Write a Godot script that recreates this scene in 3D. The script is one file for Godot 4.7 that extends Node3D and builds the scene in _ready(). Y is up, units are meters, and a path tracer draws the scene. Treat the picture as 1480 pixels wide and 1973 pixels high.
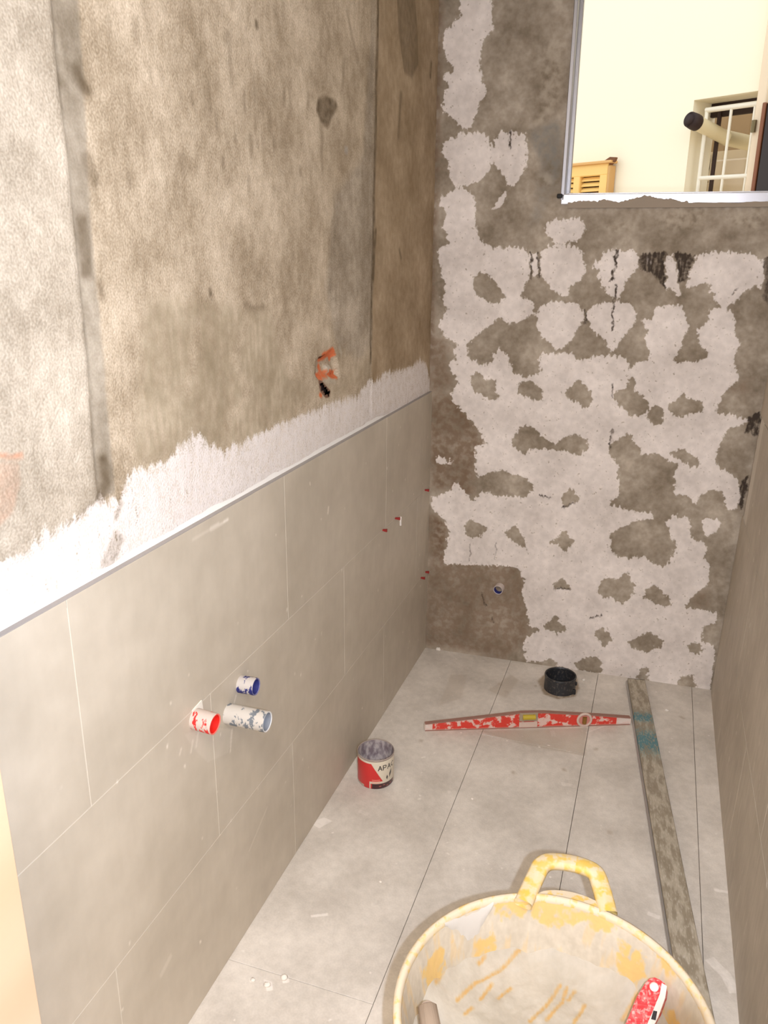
extends Node3D

# ---------------------------------------------------------------- helpers: naming and tags
var used := {}
func numbered(called: String) -> String:
	var n: int = used.get(called, 0)
	used[called] = n + 1
	return called if n == 0 else "%s_%03d" % [called, n]
func tag(o: Node3D, label: String, category := "", group := "", kind := "") -> Node3D:
	o.set_meta("label", label)
	if category: o.set_meta("category", category)
	if group: o.set_meta("group", group)
	if kind: o.set_meta("kind", kind)
	return o
func thing(called: String, label: String, category: String, at := Vector3.ZERO, turn := 0.0, group := "") -> Node3D:
	var o := Node3D.new()
	o.name = numbered(called)
	add_child(o)
	o.position = at
	o.rotation.y = turn
	tag(o, label, category, group)
	return o
func obj(called: String, m: Mesh, material: Material, parent: Node3D = self, at := Vector3.ZERO) -> MeshInstance3D:
	var o := MeshInstance3D.new()
	o.mesh = m
	o.material_override = material
	o.position = at
	if parent == self:
		o.name = numbered(called)
		add_child(o)
	else:
		o.name = called
		parent.add_child(o, true)
	return o

# ---------------------------------------------------------------- helpers: shapes
func begin() -> SurfaceTool:
	var st := SurfaceTool.new()
	st.begin(Mesh.PRIMITIVE_TRIANGLES)
	st.set_smooth_group(-1)
	return st
func done(st: SurfaceTool) -> ArrayMesh:
	st.generate_normals()
	return st.commit()
# uv_mode: 0 none, 1 (z,y), 2 (x,z), 3 (x,y); taken from position + shift, in metres
func uvof(p: Vector3, mode: int) -> Vector2:
	match mode:
		1: return Vector2(p.z, p.y)
		2: return Vector2(p.x, p.z)
		3: return Vector2(p.x, p.y)
	return Vector2.ZERO
func tri(st: SurfaceTool, a: Vector3, b: Vector3, c: Vector3, inside: Vector3, mode := 0, shift := Vector3.ZERO) -> void:
	var flip := (b - a).cross(c - a).dot((a + b + c) / 3.0 - inside) > 0.0
	for p in ([a, c, b] if flip else [a, b, c]):
		st.set_uv(uvof(p + shift, mode))
		st.add_vertex(p)
func quad(st: SurfaceTool, a: Vector3, b: Vector3, c: Vector3, d: Vector3, inside: Vector3, mode := 0, shift := Vector3.ZERO) -> void:
	tri(st, a, b, c, inside, mode, shift)
	tri(st, a, c, d, inside, mode, shift)
func add_box(st: SurfaceTool, c: Vector3, size: Vector3, bevel := 0.0, mode := 0, shift := Vector3.ZERO, basis := Basis()) -> void:
	var h := size / 2.0
	var b := minf(bevel, minf(h.x, minf(h.y, h.z)) * 0.9)
	var f := func(s: Vector3, k: int) -> Vector3:
		var v := Vector3(s.x * (h.x - (0.0 if k == 0 else b)), s.y * (h.y - (0.0 if k == 1 else b)), s.z * (h.z - (0.0 if k == 2 else b)))
		return c + basis * v
	for k in 3:
		var k1 := (k + 1) % 3
		var k2 := (k + 2) % 3
		for s in [-1.0, 1.0]:
			var q: Array[Vector3] = []
			for e in [[-1.0, -1.0], [1.0, -1.0], [1.0, 1.0], [-1.0, 1.0]]:
				var v := Vector3.ZERO
				v[k] = s; v[k1] = e[0]; v[k2] = e[1]
				q.append(f.call(v, k))
			quad(st, q[0], q[1], q[2], q[3], c, mode, shift)
		if b > 0.0:
			for s1 in [-1.0, 1.0]:
				for s2 in [-1.0, 1.0]:
					var lo := Vector3.ZERO
					lo[k] = -1.0; lo[k1] = s1; lo[k2] = s2
					var hi := lo
					hi[k] = 1.0
					quad(st, f.call(lo, k1), f.call(hi, k1), f.call(hi, k2), f.call(lo, k2), c, mode, shift)
	if b > 0.0:
		for sx in [-1.0, 1.0]:
			for sy in [-1.0, 1.0]:
				for sz in [-1.0, 1.0]:
					var s := Vector3(sx, sy, sz)
					tri(st, f.call(s, 0), f.call(s, 1), f.call(s, 2), c, mode, shift)
func box(size: Vector3, bevel := 0.002, mode := 0, shift := Vector3.ZERO, c := Vector3.ZERO) -> ArrayMesh:
	var st := begin()
	add_box(st, c, size, bevel, mode, shift)
	return done(st)
func framed(p0: Vector3, p1: Vector3) -> Basis:
	var z := (p1 - p0).normalized()
	var x := (Vector3.UP if absf(z.y) < 0.95 else Vector3.RIGHT).cross(z).normalized()
	return Basis(x, z.cross(x), z)
# a round bar through points with radii, closed at both ends; uv = (round, along)
func add_tube(st: SurfaceTool, pts: Array, radii: Array, n := 20, caps := true) -> void:
	st.set_smooth_group(0)
	var rings := []
	var t := 0.0
	for i in pts.size():
		var a: Vector3 = pts[maxi(i - 1, 0)]
		var b: Vector3 = pts[mini(i + 1, pts.size() - 1)]
		var fr := framed(a, b)
		if i > 0: t += (pts[i] as Vector3).distance_to(pts[i - 1])
		var ring := []
		for k in n + 1:
			var an := TAU * k / n
			ring.append([pts[i] + (fr.x * cos(an) + fr.y * sin(an)) * radii[i], Vector2(float(k) / n, t)])
		rings.append(ring)
	for i in rings.size() - 1:
		for k in n:
			for v in [rings[i][k], rings[i + 1][k + 1], rings[i][k + 1], rings[i][k], rings[i + 1][k], rings[i + 1][k + 1]]:
				st.set_uv(v[1])
				st.add_vertex(v[0])
	if caps:
		st.set_smooth_group(-1)
		for e in [0, rings.size() - 1]:
			for k in n:
				st.set_uv(Vector2(0.5, rings[e][0][1].y))
				var tr := [pts[e], rings[e][k + 1][0], rings[e][k][0]]
				if e == 0: tr = [pts[e], rings[e][k][0], rings[e][k + 1][0]]
				for p in tr: st.add_vertex(p)
	st.set_smooth_group(-1)
func tube(pts: Array, radii: Array, n := 20, caps := true) -> ArrayMesh:
	var st := begin()
	add_tube(st, pts, radii, n, caps)
	return done(st)
# turned about y: profile of (radius, height), each with its own smooth group index when given in "sharp"
func add_lathe(st: SurfaceTool, prof: Array, n := 48, sharp := true, at := Vector3.ZERO, basis := Basis()) -> void:
	var along := [0.0]
	for i in range(1, prof.size()):
		along.append(along[i - 1] + (prof[i] as Vector2).distance_to(prof[i - 1]))
	for i in prof.size() - 1:
		st.set_smooth_group(i + 1 if sharp else 0)
		for k in n:
			var vs := []
			for e in [[i, k], [i + 1, k], [i + 1, k + 1], [i, k + 1]]:
				var an: float = TAU * e[1] / n
				var q: Vector2 = prof[e[0]]
				vs.append([at + basis * Vector3(cos(an) * q.x, q.y, sin(an) * q.x), Vector2(float(e[1]) / n, along[e[0]] / along[-1])])
			for j in [0, 1, 2, 0, 2, 3]:
				st.set_uv(vs[j][1])
				st.add_vertex(vs[j][0])
	st.set_smooth_group(-1)
func lathe(prof: Array, n := 48, sharp := true) -> ArrayMesh:
	var st := begin()
	add_lathe(st, prof, n, sharp)
	return done(st)
# a flat outline in (u,v) given thickness along w
func prism(outline: Array, depth: float, ax: Vector3, ay: Vector3, az: Vector3, at := Vector3.ZERO, mode := 0, shift := Vector3.ZERO) -> ArrayMesh:
	var st := begin()
	var poly := PackedVector2Array(outline)
	var idx := Geometry2D.triangulate_polygon(poly)
	var mid := Vector2.ZERO
	for q in poly: mid += q / poly.size()
	var p := func(q: Vector2, w: float) -> Vector3: return at + ax * q.x + ay * q.y + az * w
	for i in range(0, idx.size(), 3):
		for w in [0.0, depth]:
			var c: Vector3 = p.call((poly[idx[i]] + poly[idx[i + 1]] + poly[idx[i + 2]]) / 3.0, depth / 2.0)
			tri(st, p.call(poly[idx[i]], w), p.call(poly[idx[i + 1]], w), p.call(poly[idx[i + 2]], w), c, mode, shift)
	var cw := Geometry2D.is_polygon_clockwise(poly)
	for i in poly.size():
		var a := poly[i]
		var b := poly[(i + 1) % poly.size()]
		var nrm := (b - a).orthogonal().normalized() * (-1.0 if cw else 1.0)
		var c: Vector3 = p.call((a + b) / 2.0 + nrm * 0.001, depth / 2.0)
		quad(st, p.call(a, 0.0), p.call(b, 0.0), p.call(b, depth), p.call(a, depth), c, mode, shift)
	return done(st)
# an irregular lump
func lump(size: Vector3, seed_: int) -> ArrayMesh:
	var r := RandomNumberGenerator.new()
	r.seed = seed_
	var n := FastNoiseLite.new()
	n.seed = seed_
	n.frequency = 0.9
	var st := begin()
	st.set_smooth_group(0)
	var p := func(i: int, k: int) -> Vector3:
		var la := PI * i / 6.0
		var lo := TAU * (k % 10) / 10.0
		var d := Vector3(sin(la) * cos(lo), cos(la), sin(la) * sin(lo))
		return Vector3(0, size.y * 0.32, 0) + d * size * 0.5 * (1.0 + 0.55 * n.get_noise_3dv(d * 1.6))
	for i in 6:
		for k in 10:
			for e in [[i, k], [i + 1, k + 1], [i + 1, k], [i, k], [i, k + 1], [i + 1, k + 1]]:
				st.add_vertex(p.call(e[0], e[1]))
	return done(st)

# ---------------------------------------------------------------- helpers: materials and computed textures
func mat(c: Color, rough := 0.8, metal := 0.0, spec := 0.5) -> StandardMaterial3D:
	var m := StandardMaterial3D.new()
	m.albedo_color = c
	m.roughness = rough
	m.metallic = metal
	m.metallic_specular = spec
	return m
func noise(w: int, h: int, freq: float, seed_: int, oct := 4, sx := 1.0, sy := 1.0) -> PackedByteArray:
	var n := FastNoiseLite.new()
	n.noise_type = FastNoiseLite.TYPE_SIMPLEX_SMOOTH
	n.seed = seed_
	n.frequency = freq
	n.fractal_octaves = oct
	var im := n.get_image(maxi(8, int(w / sx)), maxi(8, int(h / sy)), false, false, true)
	if sx != 1.0 or sy != 1.0: im.resize(w, h, Image.INTERPOLATE_BILINEAR)
	im.convert(Image.FORMAT_L8)
	return im.get_data()
func tex(rgb: PackedByteArray, w: int, h: int) -> ImageTexture:
	return ImageTexture.create_from_image(Image.create_from_data(w, h, false, Image.FORMAT_RGB8, rgb))
func texl(l: PackedByteArray, w: int, h: int) -> ImageTexture:
	return ImageTexture.create_from_image(Image.create_from_data(w, h, false, Image.FORMAT_L8, l))
func textured(t: Texture2D, rough: float, scale: Vector2, offset := Vector2.ZERO, spec := 0.5) -> StandardMaterial3D:
	var m := mat(Color.WHITE, rough, 0.0, spec)
	m.albedo_texture = t
	m.uv1_scale = Vector3(scale.x, scale.y, 1)
	m.uv1_offset = Vector3(offset.x, offset.y, 0)
	return m
func relief(m: StandardMaterial3D, t: Texture2D, cm: float) -> StandardMaterial3D:
	m.heightmap_enabled = true
	m.heightmap_texture = t
	m.heightmap_scale = cm
	return m
# a drawing board: world millimetres (a,b) to pixels
class Board:
	var w: int
	var h: int
	var a0: float
	var b1: float
	var px: float
	var d: PackedByteArray
	func _init(a0_: float, b0_: float, a1_: float, b1_: float, mm: float):
		a0 = a0_; b1 = b1_; px = 1.0 / mm
		w = int(ceil((a1_ - a0_) * px)); h = int(ceil((b1_ - b0_) * px))
		d = PackedByteArray(); d.resize(w * h); d.fill(0)
	func blank() -> Board:
		var o := Board.new(0, 0, 1, 1, 1)
		o.w = w; o.h = h; o.a0 = a0; o.b1 = b1; o.px = px
		o.d.resize(w * h); o.d.fill(0)
		return o
	func fill(p: Array, v := 255) -> void:
		var n := p.size() / 2
		var xs := PackedFloat32Array()
		var ys := PackedFloat32Array()
		for i in n:
			xs.append((p[2 * i] - a0) * px)
			ys.append((b1 - p[2 * i + 1]) * px)
		var lo := 1e9
		var hi := -1e9
		for y in ys:
			lo = minf(lo, y); hi = maxf(hi, y)
		for y in range(maxi(0, int(lo)), mini(h - 1, int(hi)) + 1):
			var cr := []
			var yc := y + 0.5
			for i in n:
				var j := (i + 1) % n
				if (ys[i] <= yc) != (ys[j] <= yc):
					cr.append(xs[i] + (yc - ys[i]) / (ys[j] - ys[i]) * (xs[j] - xs[i]))
			cr.sort()
			for k in range(0, cr.size() - 1, 2):
				for x in range(maxi(0, int(cr[k] + 0.5)), mini(w, int(cr[k + 1] + 0.5))):
					d[y * w + x] = v
	func stroke(p: Array, wide: float, v := 255) -> void:
		for i in p.size() / 2 - 1:
			var a := Vector2(p[2 * i], p[2 * i + 1])
			var b := Vector2(p[2 * i + 2], p[2 * i + 3])
			if a == b: continue
			var o := (b - a).normalized().orthogonal() * wide / 2.0
			var e := (b - a).normalized() * wide * 0.2
			fill([a.x + o.x - e.x, a.y + o.y - e.y, b.x + o.x + e.x, b.y + o.y + e.y, b.x - o.x + e.x, b.y - o.y + e.y, a.x - o.x - e.x, a.y - o.y - e.y], v)
	func soft(px_: float) -> PackedByteArray:
		var im := Image.create_from_data(w, h, false, Image.FORMAT_L8, d)
		im.resize(maxi(4, int(w / px_)), maxi(4, int(h / px_)), Image.INTERPOLATE_LANCZOS)
		im.resize(w, h, Image.INTERPOLATE_CUBIC)
		return im.get_data()
func mix8(o: PackedByteArray, i: int, r: float, g: float, b: float, t: float) -> void:
	o[i] = int(lerpf(o[i], r, t)); o[i + 1] = int(lerpf(o[i + 1], g, t)); o[i + 2] = int(lerpf(o[i + 2], b, t))

# ---------------------------------------------------------------- measures (metres; x right, y up, z towards the doorway)
const ROOM := 0.9662
const BACK_TURN := 0.0359
const LEAN := 0.0215
const TILE_TOP := 0.93
const FACADE := Vector3(0.7408, 0.0, -1.9438)
const FACADE_TURN := -0.56941

var m_adhesive: StandardMaterial3D
var m_white: StandardMaterial3D

func _ready() -> void:
	var cam := Camera3D.new()
	cam.name = "camera"
	cam.position = Vector3(0.6969, 1.3628, 2.5332)
	cam.rotation_order = EULER_ORDER_YXZ
	cam.rotation = Vector3(-0.312581, 0.327161, 0.008849)
	cam.fov = 64.882
	cam.near = 0.02
	cam.far = 60.0
	add_child(cam)
	cam.current = true
	var we := WorldEnvironment.new()
	we.name = "surroundings"
	var env := Environment.new()
	env.background_mode = Environment.BG_SKY
	var sky := Sky.new()
	var sm := ProceduralSkyMaterial.new()
	sm.sky_top_color = Color(0.93, 0.96, 1.0)
	sm.sky_horizon_color = Color(1.0, 0.99, 0.96)
	sm.ground_bottom_color = Color(0.75, 0.71, 0.66)
	sm.ground_horizon_color = Color(0.85, 0.82, 0.78)
	sky.sky_material = sm
	env.sky = sky
	env.background_energy_multiplier = 1.85
	env.tonemap_mode = Environment.TONE_MAPPER_LINEAR
	env.tonemap_exposure = 1.0
	env.sdfgi_enabled = true
	env.ssao_enabled = true
	env.ssil_enabled = true
	we.environment = env
	add_child(we)
	# the photographer's flash, just beside and below the lens
	var flash := OmniLight3D.new()
	flash.name = "camera_flash"
	flash.position = cam.position + cam.basis * Vector3(0.062, -0.030, -0.02)
	flash.light_color = Color(0.875, 0.92, 1.0)
	flash.light_energy = 2.14
	flash.light_size = 0.01
	flash.omni_range = 12.0
	flash.omni_attenuation = 2.0
	flash.shadow_enabled = true
	add_child(flash)
	# added fill light behind the photographer, out of view, lifting floor and far walls
	var hall := AreaLight3D.new()
	hall.name = "added_fill_light"
	hall.position = Vector3(0.62, 2.366, 2.95)
	hall.rotation = Vector3(-PI / 2.0, 0, 0)
	hall.area_size = Vector2(0.6, 0.6)
	hall.light_color = Color(1.0, 0.95, 0.89)
	hall.light_energy = 2.9
	hall.area_range = 12.0
	hall.area_attenuation = 2.0
	hall.shadow_enabled = true
	add_child(hall)

	m_white = mat(Color(0.86, 0.83, 0.79), 0.85)
	m_adhesive = mat(Color(0.80, 0.77, 0.74), 0.95)
	build_shell()
	build_floor()
	build_back_wall()
	build_left_wall()
	build_right_wall()
	build_facade()
	build_bucket()
	build_bar()
	build_level()
	build_drain()
	build_can()
	build_pipes()
	build_jamb()
	build_small()

# ---------------------------------------------------------------- the closed shell
func build_shell() -> void:
	var grey := mat(Color(0.62, 0.58, 0.53), 0.95)
	var pale := mat(Color(0.82, 0.79, 0.74), 0.9)
	tag(obj("ceiling", box(Vector3(1.5, 0.15, 2.25), 0.0), pale, self, Vector3(0.5, 2.475, 0.93)), "plain pale ceiling over the narrow bathroom", "ceiling", "", "structure")
	var st := begin()
	add_box(st, Vector3(0.5, -0.15, 2.9), Vector3(2.6, 0.1, 1.9), 0.0)
	tag(obj("floor_hall", done(st), grey), "bare screed floor of the hall behind the doorway", "floor", "", "structure")
	st = begin()
	add_box(st, Vector3(0.5, 2.475, 2.95), Vector3(2.6, 0.15, 1.8), 0.0)
	add_box(st, Vector3(0.5, 1.2, 3.8), Vector3(2.6, 2.7, 0.12), 0.0)
	add_box(st, Vector3(-0.75, 1.2, 2.95), Vector3(0.12, 2.7, 1.8), 0.0)
	add_box(st, Vector3(1.75, 1.2, 2.95), Vector3(0.12, 2.7, 1.8), 0.0)
	tag(obj("wall_hall", done(st), pale), "pale plastered walls of the unseen hall behind the photographer, bouncing light forward", "wall", "", "structure")  # hall walls out of view, pale so light bounces into the bathroom
	st = begin()
	add_box(st, Vector3(-0.475, 1.2, 2.065), Vector3(0.67, 2.7, 0.12), 0.0)
	add_box(st, Vector3(1.45, 1.2, 2.065), Vector3(0.8, 2.7, 0.12), 0.0)
	tag(obj("wall_front", done(st), pale), "plaster wall around the doorway the picture is taken from", "wall", "", "structure")
	var fill_glow := mat(Color(1, 0.97, 0.92), 0.5)  # glowing face of the added fill panel in the hall
	fill_glow.emission_enabled = true
	fill_glow.emission = Color(1.0, 0.93, 0.85)
	fill_glow.emission_energy_multiplier = 1.5
	var fill_lamp := thing("added_fill_panel", "added flat square fill light panel on the hall ceiling, out of view", "fill_lamp", Vector3(0.62, 2.385, 2.95))
	obj("fill_panel_frame", box(Vector3(0.64, 0.03, 0.64), 0.003), m_white, fill_lamp)
	obj("fill_panel_face", box(Vector3(0.6, 0.004, 0.6), 0.001), fill_glow, fill_lamp, Vector3(0, -0.0155, 0))

# ---------------------------------------------------------------- floor of long tiles
func build_floor() -> void:
	var bd := Board.new(-20, -40, 1000, 2040, 1.3)
	var w := bd.w
	var h := bd.h
	var n1 := noise(w, h, 0.006, 11, 5)
	var n2 := noise(w, h, 0.05, 12, 4)
	var n3 := noise(w, h, 0.22, 13, 2)
	# damp brown marks around the drain and before the level
	bd.fill([419,100,452,180,498,194,549,159,556,101,536,14,448,8], 255)
	bd.fill([297,457,443,399,603,330,612,478,513,483,423,480], 85)
	bd.fill([148,363,134,158,187,139,206,292], 40)
	bd.fill([275,216,328,89,359,115,340,244], 60)
	for i in 9:
		var q: Array = [[870,170],[300,160],[330,200],[560,560],[430,620],[700,780],[150,560],[420,130],[640,430]][i]
		bd.stroke([q[0], q[1], q[0] + 12 - i * 2, q[1] + 9], 9, 110)
	var damp := bd.soft(5.0)
	var wh := bd.blank()
	wh.fill([117,1429,130,1424,138,1438,127,1444])
	wh.fill([88,1449,106,1449,116,1464,105,1470])
	wh.fill([61,1459,70,1450,74,1458,66,1463])
	wh.fill([-12,999,14,969,38,975,18,1011])
	wh.stroke([112,1272,142,1256], 7)
	wh.stroke([939,901,985,897], 9, 170)
	wh.stroke([922,1107,950,1137,962,1170], 22, 130)
	wh.stroke([604,359,666,286,725,244], 6, 140)
	wh.stroke([799,1022,821,1026], 12, 150)
	var rg := RandomNumberGenerator.new()
	rg.seed = 4
	for i in 210:
		var x := rg.randf_range(0, 965)
		var z := pow(rg.randf(), 1.3) * 1950.0
		var s := rg.randf_range(1.6, 5.0) * (2.0 if rg.randf() > 0.93 else 1.0)
		wh.stroke([x, z, x + rg.randf_range(-1.5, 1.5) * s, z + rg.randf_range(-1, 1) * s], s, rg.randi_range(110, 230))
	for i in 26:
		var x := rg.randf_range(0, 965)
		var z := rg.randf_range(50, 1900)
		wh.stroke([x, z, x + rg.randf_range(-40, 40), z + rg.randf_range(-30, 30)], rg.randf_range(6, 18), rg.randi_range(40, 90))
	var white := wh.soft(1.7)
	var o := PackedByteArray()
	o.resize(w * h * 3)
	for i in w * h:
		var k := (n1[i] - 128) * 0.13 + (n2[i] - 128) * 0.06 + (n3[i] - 128) * 0.04
		var j := i * 3
		o[j] = clampi(int(213 + k), 0, 255); o[j + 1] = clampi(int(203 + k), 0, 255); o[j + 2] = clampi(int(190 + k), 0, 255)
		var dm := clampf(damp[i] / 255.0 * (0.6 + n2[i] / 320.0), 0.0, 1.0)
		if dm > 0.01: mix8(o, j, 150, 128, 102, dm * 0.8)
		var wt := clampf((white[i] - 20) / 235.0 * (0.5 + n2[i] / 200.0), 0.0, 0.95)
		if wt > 0.01: mix8(o, j, 238, 229, 218, wt)
	var m := textured(tex(o, w, h), 0.62, Vector2(1000.0 / (w * 1.3), -1000.0 / (h * 1.3)), Vector2(20.0 / (w * 1.3), 2040.0 / (h * 1.3)))
	relief(m, texl(n3, w, h), 0.03)
	var bed := mat(Color(0.25, 0.21, 0.17), 0.95)
	var fl := obj("floor", box(Vector3(1.4, 0.1, 2.4), 0.0, 0, Vector3.ZERO, Vector3(0.5, -0.061, 0.85)), bed)
	tag(fl, "bathroom floor of long dusty beige porcelain tiles with thin dark joints", "floor", "", "structure")
	var g := 0.0012
	for r in [[-0.02, 0.309, -0.03, 1.4287], [-0.02, 0.309, 1.4287, 2.03], [0.309, 0.6076, -0.03, 0.472], [0.309, 0.6076, 0.472, 2.03], [0.6076, 0.9076, -0.045, 2.03], [0.9076, 0.985, -0.045, 2.03]]:
		var size := Vector3(r[1] - r[0] - g, 0.011, r[3] - r[2] - g)
		var at := Vector3((r[0] + r[1]) / 2.0, -0.0055, (r[2] + r[3]) / 2.0)
		obj("tile", box(size, 0.0006, 2, at), m, fl, at)

# ---------------------------------------------------------------- back wall with old tile adhesive
func build_back_wall() -> void:
	var bd := Board.new(-60, -20, 1100, 2160, 1.4)
	var w := bd.w
	var h := bd.h
	bd.fill([49,2063,138,2057,141,2000,151,1960,134,1949,121,1933,116,1910,115,1863,126,1826,138,1802,115,1773,113,1748,100,1727,97,1711,77,1705,56,1716,41,1735,23,1748,5,1764,8,1795,18,1819,10,1850,30,1861,35,1872,15,1891,4,1921,6,1957,12,1974,33,1978,49,2001])
	bd.fill([63,1696,125,1699,150,1686,159,1648,161,1604,138,1573,97,1554,55,1550,36,1575,31,1619,13,1645,12,1671,36,1689])
	bd.fill([177,1694,200,1700,234,1691,258,1695,264,1652,264,1602,251,1578,232,1547,208,1553,203,1578,185,1593,164,1614,161,1648,167,1679])
	bd.fill([195,1533,213,1543,208,1515,191,1489,169,1484,176,1503,188,1518])
	bd.fill([48,1547,87,1545,116,1522,118,1476,127,1424,136,1397,176,1377,252,1381,281,1368,291,1345,290,1298,280,1264,268,1237,309,1221,310,1183,286,1172,266,1157,230,1153,211,1173,166,1136,123,1099,102,1082,64,1090,26,1117,8,1145,32,1168,38,1196,22,1224,36,1266,16,1301,4,1349,7,1376,36,1383,31,1417,15,1443,32,1477,7,1497,2,1516,24,1523])
	bd.fill([140,1308,165,1296,195,1269,220,1236,205,1215,162,1220,132,1241,117,1261,119,1285], 0)
	bd.fill([323,1450,356,1459,390,1456,416,1469,445,1446,443,1418,428,1398,389,1388,355,1390,350,1408,329,1417])
	bd.fill([294,1365,310,1365,316,1295,301,1292])
	bd.fill([319,1358,328,1378,375,1384,422,1384,438,1372,451,1340,456,1314,444,1287,415,1267,410,1235,386,1243,357,1259,352,1279,327,1292,318,1325])
	bd.fill([515,1379,542,1376,562,1367,574,1380,593,1374,604,1335,597,1309,576,1290,569,1263,560,1235,534,1243,513,1262,493,1292,495,1314,470,1327,498,1354,510,1370])
	bd.fill([677,1365,696,1362,715,1311,726,1267,734,1228,718,1253,706,1273,695,1259,684,1272,678,1330])
	bd.fill([624,1358,637,1355,638,1320,627,1320])
	bd.fill([770,1369,837,1372,880,1367,910,1367,933,1352,936,1308,927,1283,919,1277,895,1257,874,1231,851,1217,824,1230,815,1256,796,1287,757,1274,737,1270,747,1305,747,1331,754,1350])
	bd.fill([930,1349,943,1339,944,1302,942,1262,936,1265,929,1283])
	bd.fill([360,1225,408,1224,442,1221,461,1194,464,1167,445,1146,437,1118,411,1089,391,1079,369,1093,339,1121,323,1142,317,1190,333,1211])
	bd.fill([496,1222,549,1230,592,1224,612,1198,611,1165,591,1137,573,1116,563,1081,542,1087,526,1114,504,1134,474,1160,466,1194])
	bd.fill([661,1219,705,1224,741,1218,747,1196,762,1157,750,1116,741,1082,724,1061,725,1051,659,1048,663,1079,646,1112,649,1146,623,1179,659,1181])
	bd.fill([820,1217,857,1219,885,1193,891,1148,909,1116,894,1075,896,1059,827,1056,816,1099,794,1118,785,1157,806,1178,806,1204])
	# the large field below
	bd.fill([73,1041,65,1077,87,1085,113,1079,115,1043,153,1026,193,1032,191,1064,220,1076,243,1055,257,1006,297,993,340,1006,337,1045,342,1070,440,1075,456,1051,483,1062,563,1073,598,1064,612,1023,614,1037,638,1059,717,1066,756,1061,782,1059,826,1071,895,1067,911,1044,918,1011,892,993,878,961,867,916,961,904,954,887,909,870,897,837,883,793,891,751,919,742,955,713,969,685,971,641,954,619,935,619,924,651,917,676,887,677,856,660,844,621,821,649,776,652,775,752,737,760,718,780,668,769,607,757,603,726,616,660,615,629,586,607,637,593,729,583,730,568,682,559,636,530,595,498,609,472,607,448,638,428,709,440,754,414,775,412,799,447,803,479,784,523,763,559,790,593,798,579,832,586,847,515,878,511,897,494,891,458,911,433,914,382,910,358,882,338,853,282,920,279,959,273,956,244,917,221,916,172,959,162,963,104,966,20,964,-15,874,-23,778,-13,741,-20,650,-18,557,-12,494,0,430,12,359,4,347,65,360,103,406,136,366,139,354,199,331,256,336,299,322,339,290,352,58,332,57,366,67,427,70,461,53,493,8,530,6,571,42,582,74,602,88,635,113,613,146,568,164,594,176,607,222,599,322,601,350,627,333,657,302,670,264,674,241,684,196,672,162,650,148,696,149,759,183,769,146,828,111,864,63,906,66,937,84,967,60,996,48,1025])
	bd.fill([11,709,38,719,58,697,83,714,70,692,31,686])
	bd.fill([872,586,925,588,925,562,905,537,886,525,874,556])
	for q in [
		[125,984,150,1004,170,976,199,981,213,923,199,913,161,931,134,937],
		[277,970,305,983,346,963,361,930,338,919,301,931,277,941],
		[425,957,445,969,457,996,483,971,506,954,505,918,489,903,459,926,430,932],
		[574,961,607,974,616,1020,631,965,666,949,673,914,655,895,622,889,602,917,576,933],
		[674,907,699,930,721,910,721,878,706,863,680,879],
		[728,932,756,947,770,972,782,952,825,948,832,917,800,911,766,892,741,908],
		[269,791,299,838,337,833,360,805,406,782,432,810,474,821,508,801,507,771,480,754,436,766,392,770,341,766,301,747,274,768],
		[574,769,575,799,608,823,627,839,667,776,676,762,606,727],
		[751,786,787,797,822,781,841,757,826,742,791,761,759,776],
		[440,612,463,646,475,631,502,610,467,595,450,574],
		[122,471,141,506,169,497,201,475,179,448,143,440],
		[260,465,293,502,310,479,334,457,333,420,293,444],
		[399,452,436,469,456,503,473,473,496,463,475,449,462,427,445,449],
		[433,299,461,336,477,317,494,299,456,294],
		[576,301,588,340,616,352,645,352,661,382,694,338,687,296,661,267,630,284,592,287],
		[720,292,734,331,754,344,777,332,798,303,818,285,783,276,757,289],
		[413,146,438,176,448,199,465,171,495,141,461,132,421,139],
		[578,149,606,171,627,153,648,130,617,99,595,130],
		[689,128,730,160,757,181,792,161,802,137,758,105,713,110],
		[876,145,899,165,926,148,922,123,893,122],
		[520,20,560,51,597,61,619,30,614,2,572,-2,540,8],
		[422,19,448,30,469,14,446,3],
		[731,6,752,54,776,4,775,-5,733,-4],
		[861,-3,868,33,903,43,927,0,888,-16],
	]:
		bd.fill(q, 0)
	var dark := bd.blank()
	dark.stroke([208,1695,213,1652], 5)
	dark.stroke([293,1365,296,1288], 5, 200)
	dark.stroke([313,1366,320,1292], 4, 200)
	dark.stroke([541,1373,538,1328,532,1286], 7)
	dark.stroke([548,1276,545,1216,547,1142], 4)
	dark.stroke([463,1201,468,1160], 4, 150)
	dark.stroke([575,846,575,784], 4, 180)
	dark.stroke([564,986,566,943], 4, 170)
	dark.stroke([146,419,147,352], 3, 110)
	dark.stroke([235,429,234,371], 3, 90)
	dark.fill([602,1358,676,1371,675,1330,685,1266,667,1285,642,1310,608,1323], 210)
	dark.fill([699,1368,740,1362,753,1359,744,1331,744,1299,721,1283,713,1324], 235)
	dark.fill([936,1355,959,1358,978,1221,948,1246,946,1302], 130)
	dark.fill([958,908,989,927,992,886,984,850,966,870,955,859], 255)
	dark.fill([965,714,981,733,983,701,979,657,977,623,970,626], 255)
	dark.stroke([868,1254,878,1270], 4, 120)
	for q in [[366,609,400,608], [443,577,478,596], [437,291,490,296], [559,198,599,216], [192,246,212,196], [233,155,242,138]]:
		dark.stroke(q, 5, 150)
	var damp := bd.blank()
	damp.fill([17,344,313,359,354,199,368,104,331,54,278,0,170,10,0,11,1,308], 120)
	damp.fill([-7,917,62,921,146,828,176,769,149,688,145,584,73,610,10,596,-2,723], 150)
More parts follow.
